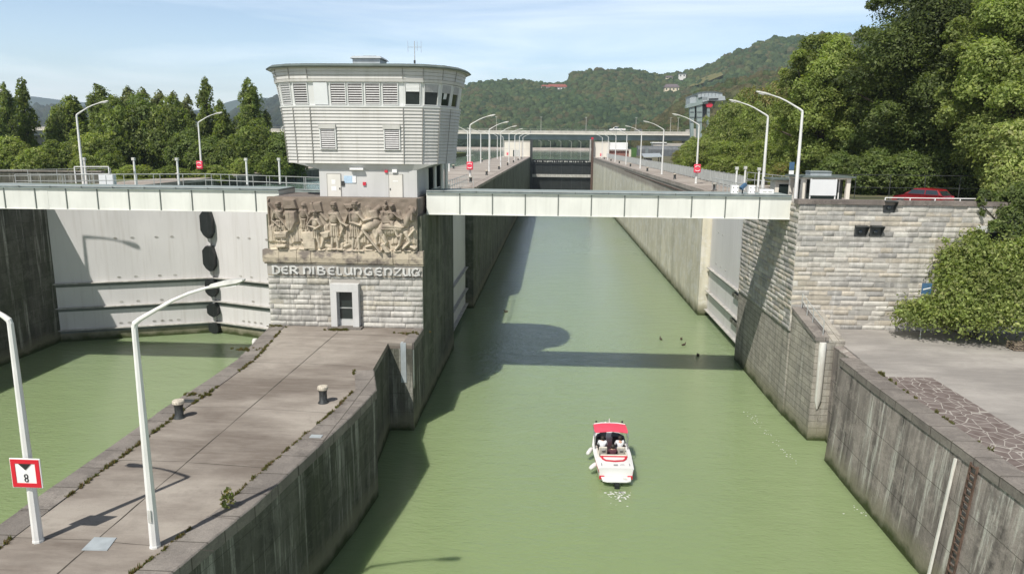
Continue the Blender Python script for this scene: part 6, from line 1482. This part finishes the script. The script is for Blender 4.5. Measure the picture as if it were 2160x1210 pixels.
# ------------------------------------------------------------------ motorboat
bt = thing('motorboat', 'white motorboat with red canopy and red trim heading up the green channel', 'motorboat', (0, 0, 0))
sec = [(0,.98,.84,.90,.18,-.12),(.8,1.03,.85,.95,.18,-.18),(2,1.08,.88,.96,.18,-.25),(3.2,1.06,.92,.86,.22,-.26),(4.3,.90,1.0,.62,.34,-.20),(5.2,.60,1.08,.32,.52,0),(5.8,.28,1.14,.12,.78,.38),(6.15,.05,1.17,.03,1.02,.85)]
def hring(s_, o=0): y, w, zs, wc, zc, zk = s_; return [(-w,y,zs),(-wc-.02,y,zc+.12),(-wc,y,zc),(0,y,zk),(wc,y,zc),(wc+.02,y,zc+.12),(w,y,zs)]
def fixn(o):
    bm = bmesh.new(); bm.from_mesh(o.data); bmesh.ops.recalc_face_normals(bm, faces=bm.faces); bm.to_mesh(o.data); bm.free(); return o
mb = MB(); rings = [hring(q) for q in sec]; 
ins_ = [[(-w+.07,y,zs),(-w+.10,y,zs-.04)] for y, w, zs, wc, zc, zk in sec]
mb.loft([r for r in rings], cap=True, close=False); hull = fixn(mb.build('hull', 'hull_white', bt, smooth='auto'))
def stripe(z0f, z1f, off, mat, name, ys=None):
    mb = MB(); 
    for sgn in (-1, 1):
        R0 = []
        for y, w, zs, wc, zc, zk in (ys or sec):
            a = zc+.12; pa = Vector((sgn*(wc+.02), y, a)); pb = Vector((sgn*w, y, zs)); p0 = pa.lerp(pb, z0f); p1 = pa.lerp(pb, z1f); o_ = Vector((sgn*off, 0, 0))
            R0.append([p0-o_, p0+o_, p1+o_, p1-o_])
        mb.loft(R0)
    return fixn(mb.build(name, mat, bt))
stripe(.52, .70, .012, 'hull_red', 'side_stripe'); stripe(.93, 1.0, .03, 'hull_white', 'rub_rail')
# stern red corner patches
for s_ in (-1, 1): MB().box(min(s_*.66, s_*.95), max(s_*.66, s_*.95), -.04, .01, .22, .44).build('stern_patch', 'hull_red', bt, bevel=.01)
# deck: foredeck, side decks, aft deck
def dz(y): return np.interp(y, [q[0] for q in sec], [q[2] for q in sec])
def dw_(y): return float(np.interp(y, [q[0] for q in sec], [q[1] for q in sec]))
mb = MB(); ys = [3.95, 4.3, 4.8, 5.2, 5.6, 5.9, 6.13]
mb.loft([[(-dw_(y)+.01,y,dz(y)-.03),(dw_(y)-.01,y,dz(y)-.03),(dw_(y)-.03,y,dz(y)+.02),(dw_(y)*.5,y,dz(y)+.10),(-dw_(y)*.5,y,dz(y)+.10),(-dw_(y)+.03,y,dz(y)+.02)] for y in ys]); fixn(mb.build('foredeck', 'hull_white', bt, smooth='auto'))
mb = MB()
for s_ in (-1, 1): mb.loft([[(s_*(dw_(y)-.01),y,dz(y)-.05),(s_*(dw_(y)-.02),y,dz(y)+.03),(s_*(dw_(y)-.2),y,dz(y)+.05),(s_*(dw_(y)-.24),y,dz(y)-.5)] for y in (1.25,2,2.6,3.2,3.95)])
fixn(mb.build('side_deck', 'hull_white', bt))
mb = MB(); mb.loft([[(-dw_(y)+.01,y,dz(y)-.05),(dw_(y)-.01,y,dz(y)-.05),(dw_(y)-.04,y,dz(y)+.04),(dw_(y)*.7,y,dz(y)+zz),(-dw_(y)*.7,y,dz(y)+zz),(-dw_(y)+.04,y,dz(y)+.04)] for y, zz in ((.02,.05),(.5,.09),(.95,.12),(1.3,.15))]); fixn(mb.build('aft_deck', 'hull_white', bt, smooth='auto'))
# red U-shaped band on the aft deck
path = [(-.72,1.28,1.03),(-.66,1.0,1.0),(-.5,.82,.985),(0,.74,.985),(.5,.82,.985),(.66,1.0,1.0),(.72,1.28,1.03)]
mb = MB().tube([Vector(p)+Vector((0,0,.012)) for p in path], .075, 6, sq=.35); mb.build('red_band', 'hull_red', bt)
MB().box(-.78, .78, 1.28, 1.42, .82, 1.12).build('seat_back', 'vinyl_cream', bt, bevel=.04); MB().box(-.8, .8, 1.25, 1.285, .9, 1.08).build('red_piping', 'hull_red', bt)
MB().box(-.84, .84, 1.35, 3.98, .28, .34).build('cockpit_floor', 'cockpit_floor', bt); MB().box(-.2, .2, 3.75, 3.98, .34, 1.0).build('bow_door', 'hull_white', bt); MB().box(-.86, -.79, 1.45, 3.3, .34, .9).build('cockpit_liner', 'vinyl_cream', bt); MB().box(.79, .86, 1.45, 3.3, .34, .9).build('cockpit_liner', 'vinyl_cream', bt); MB().box(-.2, .28, 1.6, 3.2, .34, .355).build('carpet', 'hull_red', bt)
# swim platform with hatch, drive
MB().prism([(-.85,-.02),(.85,-.02),(.8,-.5),(.55,-.62),(-.55,-.62),(-.8,-.5)][::-1], .30, .38).build('swim_platform', 'hull_white', bt, bevel=.015); MB().box(.38, .62, -.45, -.12, .381, .39).build('hatch_outline', 'lamp_head', bt)
MB().box(-.14, .14, -.75, -.2, -.35, .25).build('stern_drive', 'black_rubber', bt, bevel=.03)
# consoles, windscreen, seats
for s_ in (-1, 1):
    c = MB(); c.loft([[(s_*.22,3.35,.34),(s_*.84,3.35,.34),(s_*.84,4.0,.34),(s_*.22,4.0,.34)],[(s_*.22,3.55,1.12),(s_*.84,3.5,1.08),(s_*.84,4.0,1.1),(s_*.22,4.0,1.14)]]); fixn(c.build('console', 'dark_steel', bt))
    g = MB(); g.loft([[(s_*.16,4.15,1.08),(s_*.16,4.17,1.08),(s_*.16,3.95,1.46),(s_*.16,3.93,1.46)],[(s_*.62,4.05,1.06),(s_*.62,4.07,1.06),(s_*.58,3.85,1.45),(s_*.58,3.83,1.45)],[(s_*.92,3.6,1.0),(s_*.94,3.6,1.0),(s_*.86,3.5,1.40),(s_*.84,3.5,1.40)],[(s_*.97,2.9,.98),(s_*.99,2.9,.98),(s_*.93,2.95,1.2),(s_*.91,2.95,1.2)]]); fixn(g.build('windscreen', 'screen_glass', bt))
    st = MB().box(s_*.53-.27, s_*.53+.27, 2.35, 2.9, .60, .74).build('seat', 'vinyl_cream', bt, bevel=.05)
    b = MB(); b.loft([[(s_*.53-.26,2.22,.7),(s_*.53+.26,2.22,.7),(s_*.53+.26,2.38,.7),(s_*.53-.26,2.38,.7)],[(s_*.53-.24,2.1,1.25),(s_*.53+.24,2.1,1.25),(s_*.53+.24,2.24,1.25),(s_*.53-.24,2.24,1.25)]]); bk = fixn(b.build('seat_backrest', 'vinyl_cream', bt, bevel=.05))
    MB().box(s_*.53-.1, s_*.53+.1, 2.07, 2.10, 1.05, 1.16).build('grab_handle', 'gate_lip', bk); MB().cyl((s_*.53, 2.6), .07, .05, .34, .6, 10).build('pedestal', 'chrome', st)
sw = MB(); sw.tube([(.53+.17*math.cos(a), 3.32+.05*math.sin(a), 1.06+.16*math.sin(a)) for a in [2*math.pi*k/14 for k in range(15)]], .018, 6); sw.build('steering_wheel', 'black_rubber', bt)
# canopy and its frame
for s_ in (-1, 1):
    MB().tube([(s_*.98,2.55,.95),(s_*1.0,2.6,1.7),(s_*.98,2.75,1.96)], .022, 6).build('canopy_post', 'chrome', bt); MB().tube([(s_*.98,2.55,.95),(s_*1.0,3.3,1.75),(s_*.98,3.95,2.0)], .018, 6).build('canopy_post', 'chrome', bt)
mb = MB(); mb.loft([[(x,y,z) for x, z in ((-1.0,1.94+dz_),(-.5,2.01+dz_),(0,2.04+dz_),(.5,2.01+dz_),(1.0,1.94+dz_),(1.0,1.91+dz_),(0,2.01+dz_),(-1.0,1.91+dz_))] for y, dz_ in ((2.75,-.03),(3.1,.03),(3.6,.04),(4.0,0))]); fixn(mb.build('canopy', 'canopy_red', bt))
MB().tube([(-1.0,4.02,1.94),(-.5,4.02,2.03),(.5,4.02,2.03),(1.0,4.02,1.94)], .03, 6).build('canopy_bow', 'sign_white', bt); MB().tube([(0,4.05,2.02),(0,4.05,2.3)], .025, 6).build('mast_light', 'sign_white', bt)
MB().box(-.12, .12, .25, .32, .96, .99).build('cleat_plate', 'chrome', bt); MB().tube([(.25,.3,.95),(.3,.3,.99),(.45,.3,.99),(.5,.3,.95)], .012, 5).build('ski_eye', 'chrome', bt)
for s_ in (-1, 1): MB().tube([(s_*.8,.25,.93),(s_*.8,.3,.99),(s_*.8,.45,.99),(s_*.8,.5,.94)], .014, 5).build('cleat', 'chrome', bt)
for s_ in (-.8, .8): MB().ball((s_, 4.08, 2.09), .07, n=8).build('speaker', 'black_rubber', bt)
MB().tube([(-.9,4.4,1.02),(-.85,4.5,1.28),(-.5,5.5,1.38),(0,6.1,1.42),(.5,5.5,1.38),(.85,4.5,1.28),(.9,4.4,1.02)], .016, 6).build('bow_rail', 'chrome', bt)
BX, BY, BA = 3.78, 36.75, R(2.2)
bt.location = (BX, BY, .04); bt.rotation_euler = (R(1.2), 0, BA); bt.scale = (.95, .90, .95)
def bw(x, y, z): c, s_ = math.cos(BA), math.sin(BA); x, y, z = x*.95, y*.90, z*.95; return (BX+c*x-s_*y, BY+s_*x+c*y, z+.04+y*math.sin(R(1.2)))
for k, (x, y) in enumerate(((-1.22, 3.3), (-1.18, 1.2))):
    p = bw(x, y, .45); t = thing('boat_fender', 'white sausage fender hanging on the left side of the motorboat, %s one' % ['forward', 'rear'][k], 'fender', p, 'fenders on the motorboat')
    d = Vector((-.33, -.62, -.18)) if k == 0 else Vector((-.45, -.5, -.15)); c = Vector(p)
    MB().tube([c-d*.42, c-d*.36, c-d*.2, c+d*.25, c+d*.4, c+d*.46], [.03, .10, .13, .13, .10, .03], 10).build('body', 'hull_white', t, smooth='auto'); MB().tube([c-d*.42, Vector(bw(x+.2, y+.25, .93))], .012, 5).build('line', 'gate_lip', t)

# ------------------------------------------------------------------ people in the boat (seated)
def person(label, seat, shirt, rz, lean=0.0, arms=None, hair='hair'):
    t = thing('person', label, 'person', (0, 0, 0))
    J = {'pel':(0,0,.10),'wai':(0,.02,.26),'che':(0,.05+lean*.5,.46),'nek':(0,.06+lean,.60),'hea':(0,.09+lean,.71),'top':(0,.08+lean,.80),
         'hl':(-.10,.02,.10),'kl':(-.13,.43,.13),'al':(-.13,.50,-.30),'fl':(-.13,.64,-.34),'hr':(.10,.02,.10),'kr':(.13,.43,.13),'ar':(.13,.50,-.30),'fr':(.13,.64,-.34),
         'sl':(-.19,.05+lean,.54),'el':(-.25,.16+lean,.30),'wl':(-.16,.40+lean,.33),'sr':(.19,.05+lean,.54),'er':(.25,.16+lean,.30),'wr':(.16,.40+lean,.33)}
    RD = {'pel':.13,'wai':.12,'che':.145,'nek':.055,'hea':.088,'top':.070,'hl':.095,'kl':.065,'al':.042,'fl':.035,'hr':.095,'kr':.065,'ar':.042,'fr':.035,'sl':.062,'el':.043,'wl':.030,'sr':.062,'er':.043,'wr':.030}
    def skin(name, edges, mat, grow=0, fingers=False):
        names = []; 
        for a, b in edges:
            for q in (a, b):
                if q not in names: names.append(q)
        me = bpy.data.meshes.new(name); vs = [J[n] for n in names]; es = [(names.index(a), names.index(b)) for a, b in edges]; rad = [RD[n]+grow for n in names]
        if fingers:
            for sfx, s_ in (('l', -1), ('r', 1)):
                wv = names.index('w'+sfx); wx, wy, wz = J['w'+sfx]
                vs.append((wx, wy+.07, wz)); rad.append(.028); pi_ = len(vs)-1; es.append((wv, pi_))
                for f in range(4):
                    vs.append((wx+(f-1.5)*.022, wy+.12, wz-.005)); rad.append(.010); es.append((pi_, len(vs)-1)); vs.append((wx+(f-1.5)*.024, wy+.145-.006*abs(f-1), wz-.04)); rad.append(.008); es.append((len(vs)-2, len(vs)-1))
                vs.append((wx-s_*.045, wy+.08, wz-.01)); rad.append(.011); es.append((pi_, len(vs)-1)); vs.append((wx-s_*.05, wy+.115, wz-.03)); rad.append(.009); es.append((len(vs)-2, len(vs)-1))
        me.from_pydata(vs, es, []); me.materials.append(MATS[mat]); o = bpy.data.objects.new(name, me); COL.objects.link(o); o.parent = t
        m = o.modifiers.new('skin', 'SKIN'); m.use_smooth_shade = True
        sv = me.skin_vertices[0].data if len(me.skin_vertices) else None
        if sv:
            for i, r in enumerate(rad): sv[i].radius = (r, r)
            sv[0].use_root = True
        s2 = o.modifiers.new('sub', 'SUBSURF'); s2.levels = 1; s2.render_levels = 1
        return o
    body = skin('body', [('pel','wai'),('wai','che'),('che','nek'),('nek','hea'),('hea','top'),('pel','hl'),('hl','kl'),('kl','al'),('al','fl'),('pel','hr'),('hr','kr'),('kr','ar'),('ar','fr'),('che','sl'),('sl','el'),('el','wl'),('che','sr'),('sr','er'),('er','wr')], 'skin', fingers=True)
    skin('shirt', [('pel','wai'),('wai','che'),('che','sl'),('sl','el'),('che','sr'),('sr','er')], shirt, .034)
    skin('trousers', [('pel','hl'),('hl','kl'),('kl','al'),('pel','hr'),('hr','kr'),('kr','ar')], 'trousers', .018)
    hx, hy, hz = J['hea']; mb = MB(); mb.ball((hx, hy-.04, hz+.055), .125, .135, .125, 14); mb.build('hair', hair, t, smooth=True)
    mb = MB()
    for s_ in (-1, 1): mb2 = MB().ball((s_*.033, hy+.088, hz+.035), .012, n=8).build('eye', 'sign_black', t)
    MB().ball((0, hy+.098, hz+.008), .014, .02, .022, 8).build('nose', 'skin', t); MB().ball((0, hy+.088, hz-.035), .026, .01, .008, 8).build('mouth', 'shirt_check', t)
    t.rotation_euler = (0, 0, rz); t.location = seat; return t
person('person in a white shirt sitting in the left seat of the motorboat', bw(-.53, 2.6, .80), 'shirt_white', BA-.15)
person('person in a white shirt steering in the right seat of the motorboat', bw(.53, 2.6, .80), 'shirt_white', BA+.05, .04)
person('person in a red checked shirt sitting in the middle of the motorboat', bw(-.0, 1.78, .62), 'shirt_check', BA)
# foam behind the boat and drifting specks
mb = MB(); rs = random.Random(33)
def fleck(x, y, r): 
    n = 7; mb.add([(x+r*rs.uniform(.5, 1.2)*math.cos(2*math.pi*k/n)*1.5, y+r*rs.uniform(.5, 1.2)*math.sin(2*math.pi*k/n), .006) for k in range(n)], [tuple(range(n))])
for k in range(60): fleck(BX+.1+rs.gauss(0, .35), BY-.95-abs(rs.gauss(0, .5)), rs.uniform(.015, .06))
for k in range(55):
    f = rs.random(); p = PZ(1570+f*110+rs.gauss(0, 5), 860+f*118+rs.gauss(0, 3), 0); fleck(p.x, p.y, rs.uniform(.01, .04))
for k in range(14): p = PZ(1815+rs.gauss(0, 14), 1080+rs.gauss(0, 12), 0); fleck(p.x, p.y, rs.uniform(.01, .04))
tag(mb.build('foam', 'rail_white'), 'white foam flecks behind the motorboat and along the right wall', 'foam', kind='stuff')
# ducks
for k, (u, v) in enumerate(((1437, 716), (1394, 716), (1472, 750), (1442, 728), (1067, 658))):
    p = PZ(u, v, 0); t = thing('duck', ['brown duck swimming above the bridge shadow, upper right of a pair', 'single brown duck swimming left of the pair above the bridge shadow', 'brown duck swimming inside the bridge shadow near the right wall', 'brown duck swimming above the bridge shadow, lower of a pair', 'lone dark duck swimming in the shade left of mid channel'][k], 'duck', (p.x, p.y, 0), 'ducks on the channel')
    c = (p.x, p.y, .07); a = rs.uniform(0, 6.28); d = Vector((math.cos(a), math.sin(a), 0)); c = Vector(c)
    mb = MB(); mb.tube([c-d*.26+Vector((0,0,.07)), c-d*.18, c-d*.05, c+d*.1, c+d*.17+Vector((0,0,.03)), c+d*.19+Vector((0,0,.12)), c+d*.21+Vector((0,0,.2)), c+d*.27+Vector((0,0,.19))], [.02,.07,.11,.10,.06,.04,.05,.025], 8); mb.build('body', 'duck_brown', t, smooth=True)
    mb = MB(); mb.tube([c+d*.27+Vector((0,0,.19)), c+d*.33+Vector((0,0,.18))], [.018,.01], 6); mb.build('beak', 'bollard_cap', t)

# ------------------------------------------------------------------ air
hz = MB().box(-5200, 5200, -80, 5600, -3, 430).build('haze', 'hull_white'); hz.data.materials.clear()
m = bpy.data.materials.new('air'); m.use_nodes = True; nt = m.node_tree; nt.nodes.clear(); o_ = nt.nodes.new('ShaderNodeOutputMaterial'); pv = nt.nodes.new('ShaderNodeVolumePrincipled')
pv.inputs['Color'].default_value = (.72, .86, 1, 1); pv.inputs['Density'].default_value = 1.45e-4; pv.inputs['Anisotropy'].default_value = .2
nt.links.new(pv.outputs[0], o_.inputs['Volume']); hz.data.materials.append(m); tag(hz, 'pale summer haze filling the air of the valley', 'haze', kind='stuff')
